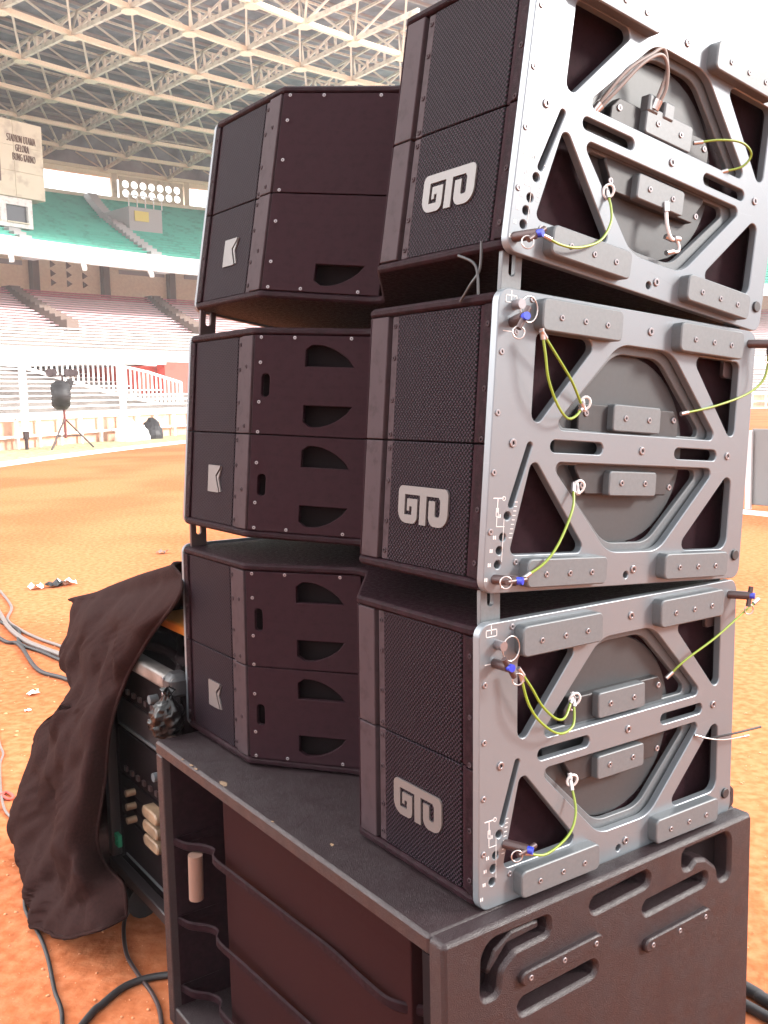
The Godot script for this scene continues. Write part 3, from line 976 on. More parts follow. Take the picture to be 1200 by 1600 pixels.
func cloth() -> void:
	var rows := [
		[Vector3(-.661, 1.101, -.06), Vector3(-1.089, .999, -.10), Vector3(-1.466, .894, -.12), Vector3(-1.791, .806, -.14)],
		[Vector3(-.556, 1.081, -.01), Vector3(-.834, 1.005, -.02), Vector3(-1.144, .937, -.03), Vector3(-1.635, .829, -.08)],
		[Vector3(-.513, 1.045, .02), Vector3(-.711, .973, .03), Vector3(-1.061, .901, .02), Vector3(-1.555, .762, -.04)],
		[Vector3(-.675, .922, .03), Vector3(-.803, .877, .06), Vector3(-1.129, .798, .04), Vector3(-1.504, .671, .0)],
		[Vector3(-.822, .776, .05), Vector3(-.888, .749, .08), Vector3(-1.10, .684, .06), Vector3(-1.33, .609, .03)],
		[Vector3(-.871, .638, .08), Vector3(-.918, .634, .12), Vector3(-1.251, .567, .10), Vector3(-1.609, .419, .07)],
		[Vector3(-.882, .497, .10), Vector3(-.90, .497, .16), Vector3(-1.215, .399, .14), Vector3(-1.642, .263, .10)],
		[Vector3(-.908, .330, .12), Vector3(-.944, .336, .19), Vector3(-1.32, .190, .17), Vector3(-1.717, .082, .14)],
		[Vector3(-.913, .244, .10), Vector3(-.85, .266, .19), Vector3(-1.129, .134, .20), Vector3(-1.514, .030, .17)],
		[Vector3(-.781, .239, .10), Vector3(-.844, .199, .17), Vector3(-.974, .122, .22), Vector3(-1.326, .012, .20)],
		[Vector3(-.745, .172, .11), Vector3(-.737, .165, .19), Vector3(-.90, .085, .24), Vector3(-1.185, .006, .22)]]
	# the part behind: over the top and down the far side
	for r in rows:
		var e: Vector3 = r[3]
		r.append(Vector3(e.x + .10, maxf(e.y - .04, .005), e.z - .22))
		r.append(Vector3(e.x + .28, maxf(e.y - .12, .004), e.z - .50))
	rows.push_front([])
	for k in 6:
		var e: Vector3 = rows[1][k]
		rows[0].append(e + Vector3(.02, -.10, -.34))
	var nr := rows.size()
	var nc := 6
	var per := 10
	var nz := FastNoiseLite.new()
	nz.seed = 5
	nz.frequency = 2.2
	nz.fractal_octaves = 3
	var g := []
	for i in (nr - 1) * per + 1:
		var ri := mini(i / per, nr - 2)
		var t := float(i - ri * per) / per
		var line := []
		for c in nc:
			line.append(rows[ri][c].cubic_interpolate(rows[ri + 1][c], rows[maxi(ri - 1, 0)][c], rows[mini(ri + 2, nr - 1)][c], t))
		var row := []
		for j in (nc - 1) * per + 1:
			var ci := mini(j / per, nc - 2)
			var s := float(j - ci * per) / per
			var p: Vector3 = line[ci].cubic_interpolate(line[ci + 1], line[maxi(ci - 1, 0)], line[mini(ci + 2, nc - 1)], s)
			var q := p
			# folds that run down and across the hang
			var f := nz.get_noise_3d(p.x * 1.3 + p.y * .9, p.y * .35, p.z * 1.3) * .030 + nz.get_noise_3d(p.x * 3.5 + p.y * 3.0, p.y * 1.6 - p.x * 1.1, p.z * 3.5 + 7.0) * .009 + absf(nz.get_noise_3d(p.x * 1.3 - p.y * 1.1, p.y * .6 + p.x * .6, 3.0)) * .05 - absf(nz.get_noise_3d(p.x * 2.6 + p.y * 1.9, p.y * 1.0 - p.x * .8, 9.0)) * .022 + .012 * sin(j * .42 + p.y * 5.0 + i * .03) * clampf((i - 40.0) / 30.0, 0.0, 1.0)
			var edge := clampf(j / 8.0, 0.1, 1.0) * clampf((i - 8.0) / 30.0, .25, 1.0)
			q.z += f * edge
			q.x += f * .3 * edge
			q.y = maxf(q.y, .004)
			row.append(q)
		g.append(row)
	var st := start()
	var a := g.size()
	var w: int = g[0].size()
	var nm := []
	for i in a:
		var r := []
		for j in w:
			var du: Vector3 = g[mini(i + 1, a - 1)][j] - g[maxi(i - 1, 0)][j]
			var dv: Vector3 = g[i][mini(j + 1, w - 1)] - g[i][maxi(j - 1, 0)]
			r.append(dv.cross(du).normalized())
		nm.append(r)
	for layer in 2:   # a sheet 4 mm thick
		for i in a - 1:
			for j in w - 1:
				var n0: Vector3 = nm[i][j]
				var n1: Vector3 = nm[i][j + 1]
				var n2: Vector3 = nm[i + 1][j + 1]
				var n3: Vector3 = nm[i + 1][j]
				if layer == 0:
					quad_n(st, g[i][j], g[i][j + 1], g[i + 1][j + 1], g[i + 1][j], n0, n1, n2, n3)
				else:
					quad_n(st, g[i][j] - n0 * .004, g[i][j + 1] - n1 * .004, g[i + 1][j + 1] - n2 * .004, g[i + 1][j] - n3 * .004, -n0, -n1, -n2, -n3)
	var hem := PackedVector3Array()
	for i in a:
		hem.append(g[i][0])
	for j in w:
		hem.append(g[a - 1][j])
	var o := thing("dust_cover", "dark brown cloth cover draped over the equipment rack down to the clay", "cover", Vector3(-1.2, 0, 0))
	var sh := part("sheet", st, M.cloth, o)
	sh.position = -o.position
	st = start()
	tube(st, hem, .005, 6)
	var hm := part("hem", st, M.cloth, o)
	hm.position = -o.position

func plastic_bag() -> void:
	var st := start()
	var nz := FastNoiseLite.new()
	nz.seed = 11
	nz.frequency = 3.0
	nz.fractal_type = FastNoiseLite.FRACTAL_RIDGED
	nz.fractal_octaves = 3
	var pts := []
	var nrm := []
	var c := Vector3(-.522, .762, .058)
	for i in 25:
		var row := []
		for j in 33:
			var t := i / 24.0          # from the gathered neck down to the base
			var ph := TAU * (j % 32) / 32.0
			var prof := lerpf(.22, 1.0, smoothstep(.12, .55, t)) * (1.0 - .25 * smoothstep(.8, 1.0, t)) * (1.0 if i < 24 else .05)
			if t < .12:
				prof = lerpf(.55, .22, t / .12) * (.1 if i == 0 else 1.0)
			var wob := nz.get_noise_3d(cos(ph) * .5, t * 1.2, sin(ph) * .5)
			var pleat := 1.0 + .15 * sin(5.0 * ph + 5.0 * wob) + .25 * wob
			var p := c + Vector3(cos(ph) * .040 * prof * pleat + .030 * (t - .5) * -1.0, .070 - .125 * t + .01 * wob, sin(ph) * .034 * prof * pleat)
			if p.x > -.503:
				p.y = maxf(p.y, .722)
			row.append(p)
		pts.append(row)
	for i in 25:
		var row := []
		for j in 33:
			var du: Vector3 = pts[mini(i + 1, 24)][j] - pts[maxi(i - 1, 0)][j]
			var dv: Vector3 = pts[i][(j + 1) % 32] - pts[i][(j + 31) % 32]
			var n := du.cross(dv).normalized()
			var r0: Vector3 = (pts[i][j] - c).normalized()
			if n.dot(r0) < 0:
				n = -n
			row.append(n if n.length() > .5 else r0)
		nrm.append(row)
	for i in 24:
		for j in 32:
			quad_n(st, pts[i][j], pts[i][j + 1], pts[i + 1][j + 1], pts[i + 1][j], nrm[i][j], nrm[i][j + 1], nrm[i + 1][j + 1], nrm[i + 1][j])
	whole("plastic_bag", st, M.bag, "crumpled shiny black plastic bag between the rack corner and bottom speaker", "bag")

# ---------------------------------------------------------------- cables and litter
func ground_cable(pts: Array, r: float, m: Material, label: String, called := "cable", group := "") -> void:
	var q := []
	for p in pts:
		q.append(Vector3(p[0], r + .001, p[1]))
	var st := start()
	tube(st, smooth(q, 8), r, 8)
	whole(called, st, m, label, "cable", group)

func scraps() -> void:
	ground_cable([[-7.6, -1.02], [-5.575, -.748], [-5.057, -.682], [-4.627, -.671], [-4.336, -.707], [-4.038, -.751], [-3.2, -.8], [-2.0, -.7], [-1.3, -.4]], .016, M.grey_cable, "thickest pale grey cable of the bundle running under the dark cover")
	ground_cable([[-7.5, -.98], [-5.6, -.70], [-5.0, -.72], [-4.6, -.63], [-4.2, -.69], [-3.6, -.72], [-2.0, -.62], [-1.3, -.36]], .011, M.rubber, "black cable twisted along the pale grey cable toward the dark cover")
	ground_cable([[-6.494, -.973], [-5.792, -.883], [-5.366, -.748], [-5.014, -.733], [-4.658, -.759], [-4.3, -.82], [-3.9, -.85], [-3.0, -.8], [-1.5, -.5]], .010, M.grey_cable, "thin grey cable curling away above the cable bundle on the clay")
	ground_cable([[-6.2, -.60], [-4.823, -.563], [-4.570, -.616], [-3.897, -.545], [-3.518, -.623], [-2.6, -.6], [-1.5, -.3]], .012, M.rubber, "single black cable on the clay below the cable bundle")
	ground_cable([[-1.40, .20], [-1.261, .236], [-1.092, .243], [-.964, .257], [-.806, .286], [-.663, .31], [-.40, .42], [.1, .8]], .0055, M.rubber, "thin black cable coming out under the dark cover toward the viewer")
	ground_cable([[-.40, .50], [-.627, .262], [-.665, .209], [-.704, .128], [-.688, .038], [-.60, -.1], [-.56, -.3]], .0095, M.rubber, "thick black cable curving across clay to the subwoofer's left end")
	ground_cable([[-1.1, -.05], [-1.026, .017], [-.863, .074], [-.743, .087], [-.625, .09], [-.516, .114], [-.3, .2]], .006, M.pin, "thin dark reddish cable hanging from the rack onto the clay")
	ground_cable([[-3.1, -.12], [-2.795, -.066], [-2.662, -.047], [-2.516, .002], [-2.102, .092], [-1.898, .098], [-1.5, .12]], .005, M.grey_cable, "thin grey wire lying left of the dark cover on the clay")
	ground_cable([[-2.26, .10], [-2.203, .079], [-2.22, .051], [-2.16, .040], [-2.141, .06], [-2.19, .072]], .006, M.red, "short curled red wire scrap on the clay left of the cover", "wire_scrap")
	ground_cable([[-.5, -1.15], [-.1, -1.12], [.267, -1.113], [.328, -1.108], [.6, -1.12], [1.3, -1.2]], .016, M.rubber, "black cable behind the subwoofer, the farther of two on the right")
	ground_cable([[-.5, -1.02], [-.05, -1.05], [.305, -1.057], [.361, -1.058], [.6, -1.07], [1.3, -1.1]], .013, M.rubber, "black cable behind the subwoofer, the nearer of two on the right")
	# bits of paper: crumpled little sheets
	var bits := [[-6.42, -1.24, .10, "small white paper cup lid on the clay, leftmost of three scraps", M.white],
		[-6.41, -1.39, .13, "dark torn wrapper on the clay between two white scraps", M.bracket],
		[-6.43, -1.50, .12, "crumpled white paper at right end of the scraps on clay", M.white],
		[-3.47, -.40, .05, "white paper scrap on clay left of the dark cover", M.white],
		[-3.214, -.30, .025, "tiny pale paper scrap near the white scrap on the clay", M.white],
		[-7.44, -2.75, .09, "dry dark twig on the far clay above the cover", M.brown],
		[-2.08, .13, .035, "torn white paper beside the curled red wire", M.white]]
	for k in bits.size():
		var q: Array = bits[k]
		rng.seed = 70 + k
		var st := start()
		var s: float = q[2]
		var grid := []
		for i in 5:
			var row := []
			for j in 5:
				row.append(Vector3(q[0] + (i / 4.0 - .5) * s * rng.randf_range(.8, 1.3), .004 + s * rng.randf_range(.02, .5) * (1.0 if (i + j) % 2 else .5), q[1] + (j / 4.0 - .5) * s * 1.1 * rng.randf_range(.8, 1.2)))
			grid.append(row)
		for i in 4:
			for j in 4:
				var n: Vector3 = (grid[i + 1][j] - grid[i][j]).cross(grid[i][j + 1] - grid[i][j]).normalized()
				quad(st, grid[i][j], grid[i + 1][j], grid[i + 1][j + 1], grid[i][j + 1], -n if n.y < 0 else n)
		whole("litter", st, q[4], q[3], "litter")
	# clods of clay
	var sm := SphereMesh.new()
	sm.radius = 1.0
	sm.height = 1.5
	sm.radial_segments = 7
	sm.rings = 4
	var mm := MultiMesh.new()
	mm.transform_format = MultiMesh.TRANSFORM_3D
	mm.mesh = sm
	var spots := []
	rng.seed = 99
	while spots.size() < 5200:
		var x := rng.randf_range(-6.0, .4)
		var z := rng.randf_range(-2.6, 1.0)
		if x < -2.6 and rng.randf() < .5:
			continue
		if x > -.52 and z < .12:
			continue
		spots.append(Vector2(x, z))
	for k in 2200:
		spots.append(Vector2(rng.randf_range(-3.0, 1.6), rng.randf_range(-7.0, -.8)))
	mm.instance_count = spots.size()
	for i in spots.size():
		var s := .0010 + .0048 * pow(rng.randf(), 6.0)
		if spots[i].x < -2.5 or spots[i].y < -2.0:
			s *= 1.5
		mm.set_instance_transform(i, Transform3D(Basis.from_euler(Vector3(rng.randf() * 6, rng.randf() * 6, 0)).scaled(Vector3(s, s * .7, s * rng.randf_range(.7, 1.4))), Vector3(spots[i].x, s * .3, spots[i].y)))
	var mi := MultiMeshInstance3D.new()
	mi.name = "gravel"
	mi.multimesh = mm
	mi.material_override = M.clod
	add_child(mi, true)
	tag(mi, "loose crumbs of orange clay scattered over the ground", "gravel")
	mi.set_meta("kind", "stuff")

# ---------------------------------------------------------------- stadium
# a ring swept round the bowl: closed profile of (radius, height)
func sweep(st: SurfaceTool, prof: Array, a0: float, a1: float, step := 2.5, drift := 0.0) -> void:
	var n := maxi(1, int(ceil((a1 - a0) / step)))
	var m := prof.size()
	var mid := Vector2.ZERO
	for p in prof:
		mid += p / m
	for i in n:
		var b0 := lerpf(a0, a1, float(i) / n)
		var b1 := lerpf(a0, a1, float(i + 1) / n)
		for k in m:
			var p: Vector2 = prof[k]
			var q: Vector2 = prof[(k + 1) % m]
			var d := (q - p).normalized()
			var nn := Vector2(d.y, -d.x)
			if nn.dot((p + q) / 2 - mid) < 0:
				nn = -nn
			var w0 := bowl(nn.x, b0, nn.y) - bowl(0, 0, 0)
			var w1 := bowl(nn.x, b1, nn.y) - bowl(0, 0, 0)
			quad_n(st, bowl(p.x, b0, p.y), bowl(q.x, b0, q.y), bowl(q.x, b1, q.y), bowl(p.x, b1, p.y), w0, w0, w1, w1)
	for e in [a0, a1]:
		var w := (bowl(10, e + .1, 0) - bowl(10, e, 0)).normalized() * (1.0 if e == a1 else -1.0)
		for k in range(1, m - 1):
			tri_n(st, bowl(prof[0].x, e, prof[0].y), bowl(prof[k].x, e, prof[k].y), bowl(prof[k + 1].x, e, prof[k + 1].y), w, w, w)

func rect(r0: float, h0: float, r1: float, h1: float) -> Array:
	return [Vector2(r0, h0), Vector2(r1, h0), Vector2(r1, h1), Vector2(r0, h1)]

const A0 := -48.0
const A1 := 50.0

func terrace(b: Node3D, r0: float, h0: float, r1: float, h1: float, rows: int, cols: Array) -> void:
	var st := start()
	var dr := (r1 - r0) / rows
	var dh := (h1 - h0) / rows
	for i in rows:
		sweep(st, rect(r0 + dr * i, h0 + dh * (i - 1.5), r0 + dr * (i + 1) + .02, h0 + dh * i), A0, A1, 4.0)
	part("terrace", st, M.concrete, b)
	for i in rows:
		st = start()
		var h := h0 + dh * i
		sweep(st, rect(r0 + dr * (i + .45), h + dh * .72, r0 + dr * (i + .98), h + dh * .97), A0, A1, 4.0)
		part("seat_row", st, cols[i], b)

# a flight of steps up a terrace, along a slightly slanting line
func aisle(b: Node3D, r0: float, z0: float, h0: float, r1: float, z1: float, h1: float, n: int, w: float, m: Material) -> void:
	var st := start()
	for i in n:
		var t0 := float(i) / n
		var t1 := float(i + 1) / n
		var ra := lerpf(r0, r1, t0)
		var rb := lerpf(r0, r1, t1)
		var az := lerpf(z0, z1, (t0 + t1) / 2)
		var hw := rad_to_deg(w / 2 / ra)
		var h := lerpf(h0, h1, t0)
		sweep(st, rect(ra, h - .6, rb + .02, h + .35), az - hw, az + hw, 9.0)
	part("aisle_steps", st, m, b)

func stadium() -> void:
	# boundary wall with its rails
	var w := thing("boundary_wall", "low peach boundary wall with white rails round the far track edge", "wall", bowl(60, 30, 0))
	var inv := -w.position
	var st := start()
	sweep(st, rect(60, 0, 60.25, .92), A0, A1)
	part("wall_face", st, M.peach, w).position = inv
	for h in [.38, .99]:
		st = start()
		sweep(st, rect(59.78, h, 59.86, h + .08), A0, A1)
		part("rail", st, M.white, w).position = inv
	var pm := start()
	bar(pm, Vector3(0, 0, 0), Vector3(0, 1.07, 0), .10, .10, Vector3.RIGHT)
	var post_mesh := pm.commit()
	for k in 60:
		var o := put("rail_post", post_mesh, M.white, w, Transform3D(Basis(), bowl(59.82, 46 - k * 1.15, 0) + inv))
		o.rotation.y = deg_to_rad(46 - k * 1.15)
	# lower bank
	var lo := thing("lower_stand", "lower stadium stand with pale bench rows turning red higher up", "stand")
	var cols := []
	for i in 10:
		cols.append(M.pale_seat)
	terrace(lo, 61, 1.15, 70.2, 3.3, 10, cols)
	st = start()
	sweep(st, rect(70.3, 0, 71, 4.15), A0, A1)
	part("parapet", st, M.white, lo)
	cols = []
	for i in 24:
		cols.append(M.red_seat if i > 20 else (M.pink_seat if i > 8 else M.pale_seat))
	terrace(lo, 71, 3.65, 93.4, 9.95, 24, cols)
	for q in [[16.9, 20.5], [9.2, 12.8], [1.5, 5.0], [24.6, 28.2], [-6.5, -3.0]]:
		aisle(lo, 79, q[1], 6.2, 93.4, q[0], 10.0, 14, .9, M.brown)
	# wall behind the lower stand
	var bw := thing("back_wall", "beige concrete wall with dark pilasters behind the lower stand", "wall")
	st = start()
	sweep(st, rect(94, 5, 94.4, 14.2), A0, A1)
	part("wall_face", st, M.beige, bw)
	for k in 20:
		var az := 15.5 - 3.8 * (k - 8)
		st = start()
		sweep(st, rect(93.4, 9.6, 93.98, 13.6), az - .17, az + .17)
		part("pilaster", st, M.brown, bw)
	for v in [[16.0, 17.6], [8.2, 10.8], [5.2, 7.0], [20.0, 22.4]]:
		st = start()
		sweep(st, rect(93.9, 11.85, 93.98, 12.2), v[0], v[1])
		part("vent", st, M.purlin, bw)
	for i in 3:
		for j in 3:
			st = start()
			var c := bowl(93.97, 14.4 - .85 * i, 12.15 - .7 * j)
			var t := (bowl(94, 13, 0) - bowl(94, 14, 0)).normalized()
			slab(st, PackedVector2Array([Vector2(-.22, .26), Vector2(.22, 0), Vector2(-.22, -.26)]), [], c, t, Vector3.UP, .06)
			part("vent", st, M.brown, bw)
	# upper tier
	var up := thing("upper_stand", "upper stadium tier of green bench rows above a white fascia", "stand")
	st = start()
	sweep(st, [Vector2(80.5, 10.32), Vector2(80.9, 10.32), Vector2(80.9, 11.45), Vector2(80.5, 11.4)], A0, A1)
	part("fascia", st, M.white, up)
	st = start()
	sweep(st, [Vector2(80.9, 10.42), Vector2(95, 14.3), Vector2(95, 14.5), Vector2(80.9, 10.62)], A0, A1)
	part("soffit", st, M.white, up)
	cols = []
	for i in 26:
		cols.append(M.green)
	var dr := (108.0 - 81.2) / 26
	st = start()
	for i in 26:
		sweep(st, rect(81.2 + dr * i, 11.1 + .37 * (i - 1.5), 81.2 + dr * (i + 1) + .02, 11.1 + .37 * i), A0, A1, 4.0)
	part("terrace", st, M.green, up)
	for i in 26:
		st = start()
		var h := 11.1 + .37 * i
		sweep(st, rect(81.2 + dr * (i + .5), h + .16, 81.2 + dr * (i + .95), h + .33), A0, A1, 4.0)
		part("seat_row", st, M.green, up)
	for q in [[13.7, 7.9], [20.9, 14.9], [6.5, .8], [-1.0, -6.5], [27.5, 21.5]]:
		aisle(up, 81.2, q[0], 11.0, 107.5, q[1], 20.9, 26, .9, M.purlin)
	st = start()
	sweep(st, rect(92.5, 14.6, 97.5, 17.1), 8.7, 10.6)
	var po := part("stair_portal", st, M.purlin, up)
	st = start()
	sweep(st, rect(92.4, 16.0, 92.48, 16.8), 9.5, 10.3)
	part("portal_panel", st, mat(L(.62, .50, .14), .7), po)
	st = start()
	for k in 5:
		var az := 8.7 + 1.9 * k / 4.0
		bar(st, bowl(92.45, az, 17.1), bowl(92.45, az, 18.0), .07, .07, Vector3.RIGHT)
	sweep(st, rect(92.4, 17.95, 92.5, 18.05), 8.7, 10.6)
	part("portal_rail", st, M.white, po)
	# fittings under the fascia
	for az in [22.57, 18.79, 14.99]:
		var fl := thing("floodlight", ["white floodlight fitting under the fascia nearest the scoreboard", "white floodlight fitting under the fascia, second from scoreboard", "white floodlight fitting under the fascia beside the speakers"] [int((22.6 - az) / 3.7)], "floodlight", bowl(80.4, az, 10.2), "floodlights under the fascia")
		st = start()
		bar(st, Vector3(-.2, .1, 0), Vector3(.7, -.35, .2), .28, .2)
		part("lamp_head", st, M.white, fl)
		st = start()
		bar(st, Vector3(-.2, .1, 0), Vector3(-.2, .5, 0), .08, .08, Vector3.RIGHT)
		part("lamp_arm", st, M.white, fl)
	# columns, eave beam, pierced panel
	st = start()
	sweep(st, rect(108, 22.9, 108.5, 23.35), A0, A1)
	sweep(st, rect(107.9, 20.75, 108.3, 21.1), A0, A1)
	part("eave_beam", st, M.steelwork, up)
	for k in 16:
		var az := 10.5 - 4.13 * (k - 5)
		st = start()
		bar(st, bowl(108.2, az, 20.7), bowl(108.2, az, 23.4), .55, .5, Vector3.RIGHT)
		part("column", st, M.board, up)
	var pc := bowl(108.0, 6.25, 20.98)
	var pe := bowl(108.0, 2.4, 20.98)
	var pu := (pe - pc).normalized()
	var ln := pc.distance_to(pe)
	var hs := []
	for i in 7:
		for j in 2:
			hs.append(ngon(Vector2(ln * (.12 + .127 * i) , .6 + .85 * j), .37, 12))
	st = start()
	slab(st, PackedVector2Array([Vector2(.2, .1), Vector2(ln - .2, .1), Vector2(ln - .2, 2.15), Vector2(.2, 2.15)]), hs, pc, pu, Vector3.UP, .15)
	part("pierced_panel", st, M.board, up)
	# tunnel wall beside the railing
	var tw := thing("tunnel_wall", "red painted tunnel wall behind the white stair railing", "wall")
	st = start()
	sweep(st, [Vector2(64, .2), Vector2(64.5, .2), Vector2(64.5, 3.3), Vector2(64, 3.3)], 21.5, 26.6)
	part("wall_face", st, M.red, tw)
	st = start()
	sweep(st, rect(64.6, .2, 69, 3.12), 26.5, 27.6)
	part("wall_face", st, M.red, tw)
	st = start()
	sweep(st, rect(63.9, 3.16, 70.2, 3.5), 26.6, 30.2)
	part("ledge", st, M.white, tw)
	# stair railing
	var ra := thing("stair_railing", "white stair railing sloping down in front of the red tunnel wall", "railing")
	var tops := [[36.9, 3.05, 2.77], [32.3, 3.05, 1.85], [29.9, 2.72, 1.45], [27.8, 2.27, 1.05]]
	for i in 3:
		st = start()
		bar(st, bowl(62, tops[i][0], tops[i][1]), bowl(62, tops[i + 1][0], tops[i + 1][1]), .10, .10)
		part("rail", st, M.white, ra)
		st = start()
		bar(st, bowl(62, tops[i][0], tops[i][2]), bowl(62, tops[i + 1][0], tops[i + 1][2]), .10, .10)
		part("rail", st, M.white, ra)
		var n: int = [16, 9, 8][i]
		for k in n:
			var t := float(k) / n
			st = start()
			var az := lerpf(tops[i][0], tops[i + 1][0], t)
			bar(st, bowl(62, az, lerpf(tops[i][1], tops[i + 1][1], t)), bowl(62, az, lerpf(tops[i][2], tops[i + 1][2], t) - (.0 if i < 2 else .1)), .06, .06, Vector3.RIGHT)
			part("baluster", st, M.white, ra)
	st = start()
	bar(st, bowl(62, 27.8, 2.3), bowl(62, 27.8, 0), .12, .12, Vector3.RIGHT)
	part("end_post", st, M.white, ra)
	st = start()
	sweep(st, [Vector2(62.1, 0), Vector2(62.3, 0), Vector2(62.3, 1.25), Vector2(62.1, 1.25)], 27.6, 33.5)
	part("stair_side", st, M.white, ra)
	for q in [[40.5, "thick white post on the boundary wall left of the speaker stand"], [34.95, "thick white post on the boundary wall right of the speaker stand"]]:
		var ps := thing("white_post", q[1], "post", bowl(59.3, q[0], 0), "white posts on the boundary wall")
		st = start()
		rod(st, Vector3(0, .6, 0), Vector3(0, 2.8, 0), .12, 12)
		part("shaft", st, M.white, ps)
		st = start()
		rod(st, Vector3(0, .35, 0), Vector3(0, .6, 0), .10, 10)
		rod(st, Vector3(0, 0, 0), Vector3(0, .35, 0), .06, 10)
		part("foot", st, M.pin, ps)

const RA0 := -9.0

func roof() -> void:
	var b := thing("stadium_roof", "stadium roof of dark sheeting carried by a cream steel space frame", "roof")
	var st := start()
	sweep(st, rect(61.5, 27.2, 110.2, 27.5), RA0, 46, 3.0)
	sweep(st, rect(109.7, 23.36, 110.1, 27.19), RA0, 46, 3.0)
	part("roof_deck", st, M.deck, b)
	var r := 63.0
	while r < 109:
		st = start()
		sweep(st, rect(r, 27.02, r + .16, 27.19), RA0, 46, 3.0)
		part("purlin", st, M.purlin, b)
		r += 1.93
	var node := func(i: float, j: float, h: float) -> Vector3: return bowl(66.9 + 5.86 * i, 20.2 - 3.58 * j - .42 * (i - 1), h)
	var lowh := 23.5
	var uph := 26.3
	for i in range(0, 8):
		st = start()
		for j in range(-5, 8):
			bar(st, node.call(i, j, lowh), node.call(i, j + 1, lowh), .30, .30)
		part("ring_beam", st, M.steelwork, b)
		st = start()
		for j in range(-5, 8):
			bar(st, node.call(i + .5, j + .5, uph), node.call(i + .5, j + 1.5, uph), .13, .13)
		part("upper_chord", st, M.web, b)
	for j in range(-5, 9):
		st = start()
		for i in range(-1, 7):
			bar(st, node.call(i, j, lowh + .03), node.call(i + 1, j, lowh + .03), .21, .26)
		part("radial_beam", st, M.web, b)
		st = start()
		for i in range(-1, 7):
			bar(st, node.call(i + .5, j + .5, uph), node.call(i + 1.5, j + .5, uph), .15, .15)
		part("upper_chord", st, M.web, b)
	# inclined struts between the two layers; the nearest 300 one by one
	var um := start()
	bar(um, Vector3.ZERO, Vector3(0, 1, 0), .13, .13, Vector3.RIGHT)
	var strut := um.commit()
	var gp := start()
	slab(gp, ngon(Vector2.ZERO, .5, 8), [], Vector3.ZERO, Vector3(1, 0, 0), Vector3(0, 0, -1), .06)
	var plate := gp.commit()
	var rest := start()
	var count := 0
	var order := []
	for j in range(-2, 8):
		for i in range(0, 8):
			order.append([i, j])
	for j in [-5, -4, -3, 8]:
		for i in range(0, 8):
			order.append([i, j])
	var plates := 0
	for q in order:
		var a: Vector3 = node.call(q[0], q[1], lowh)
		if plates < 130:
			plates += 1
			put("node_plate", plate, M.steelwork, b, Transform3D(Basis(), a + Vector3(0, -.26, 0)))
		for d in [[-.5, -.5], [-.5, .5], [.5, -.5], [.5, .5]]:
			var c: Vector3 = node.call(q[0] + d[0], q[1] + d[1], uph)
			if count < 300:
				count += 1
				var y := c - a
				var x := y.cross(Vector3(0, 1, 0)).normalized()
				var z := x.cross(y.normalized())
				put("strut", strut, M.web, b, Transform3D(Basis(x, y, z), a))
			else:
				bar(rest, a, c, .15, .15)
	var s := part("struts", rest, M.web, b)
	s.set_meta("kind", "stuff")
	# small cleats on the radial beams
	var cl := start()
	for j in range(-2, 8):
		for i in range(0, 7):
			for k in range(1, 6):
				var p: Vector3 = node.call(i, j, lowh + .2).lerp(node.call(i + 1, j, lowh + .2), k / 6.0)
				bar(cl, p, p + Vector3(0, .55, 0), .16, .10, Vector3.RIGHT)
	var c2 := part("cleats", cl, M.web, b)
	c2.set_meta("kind", "stuff")

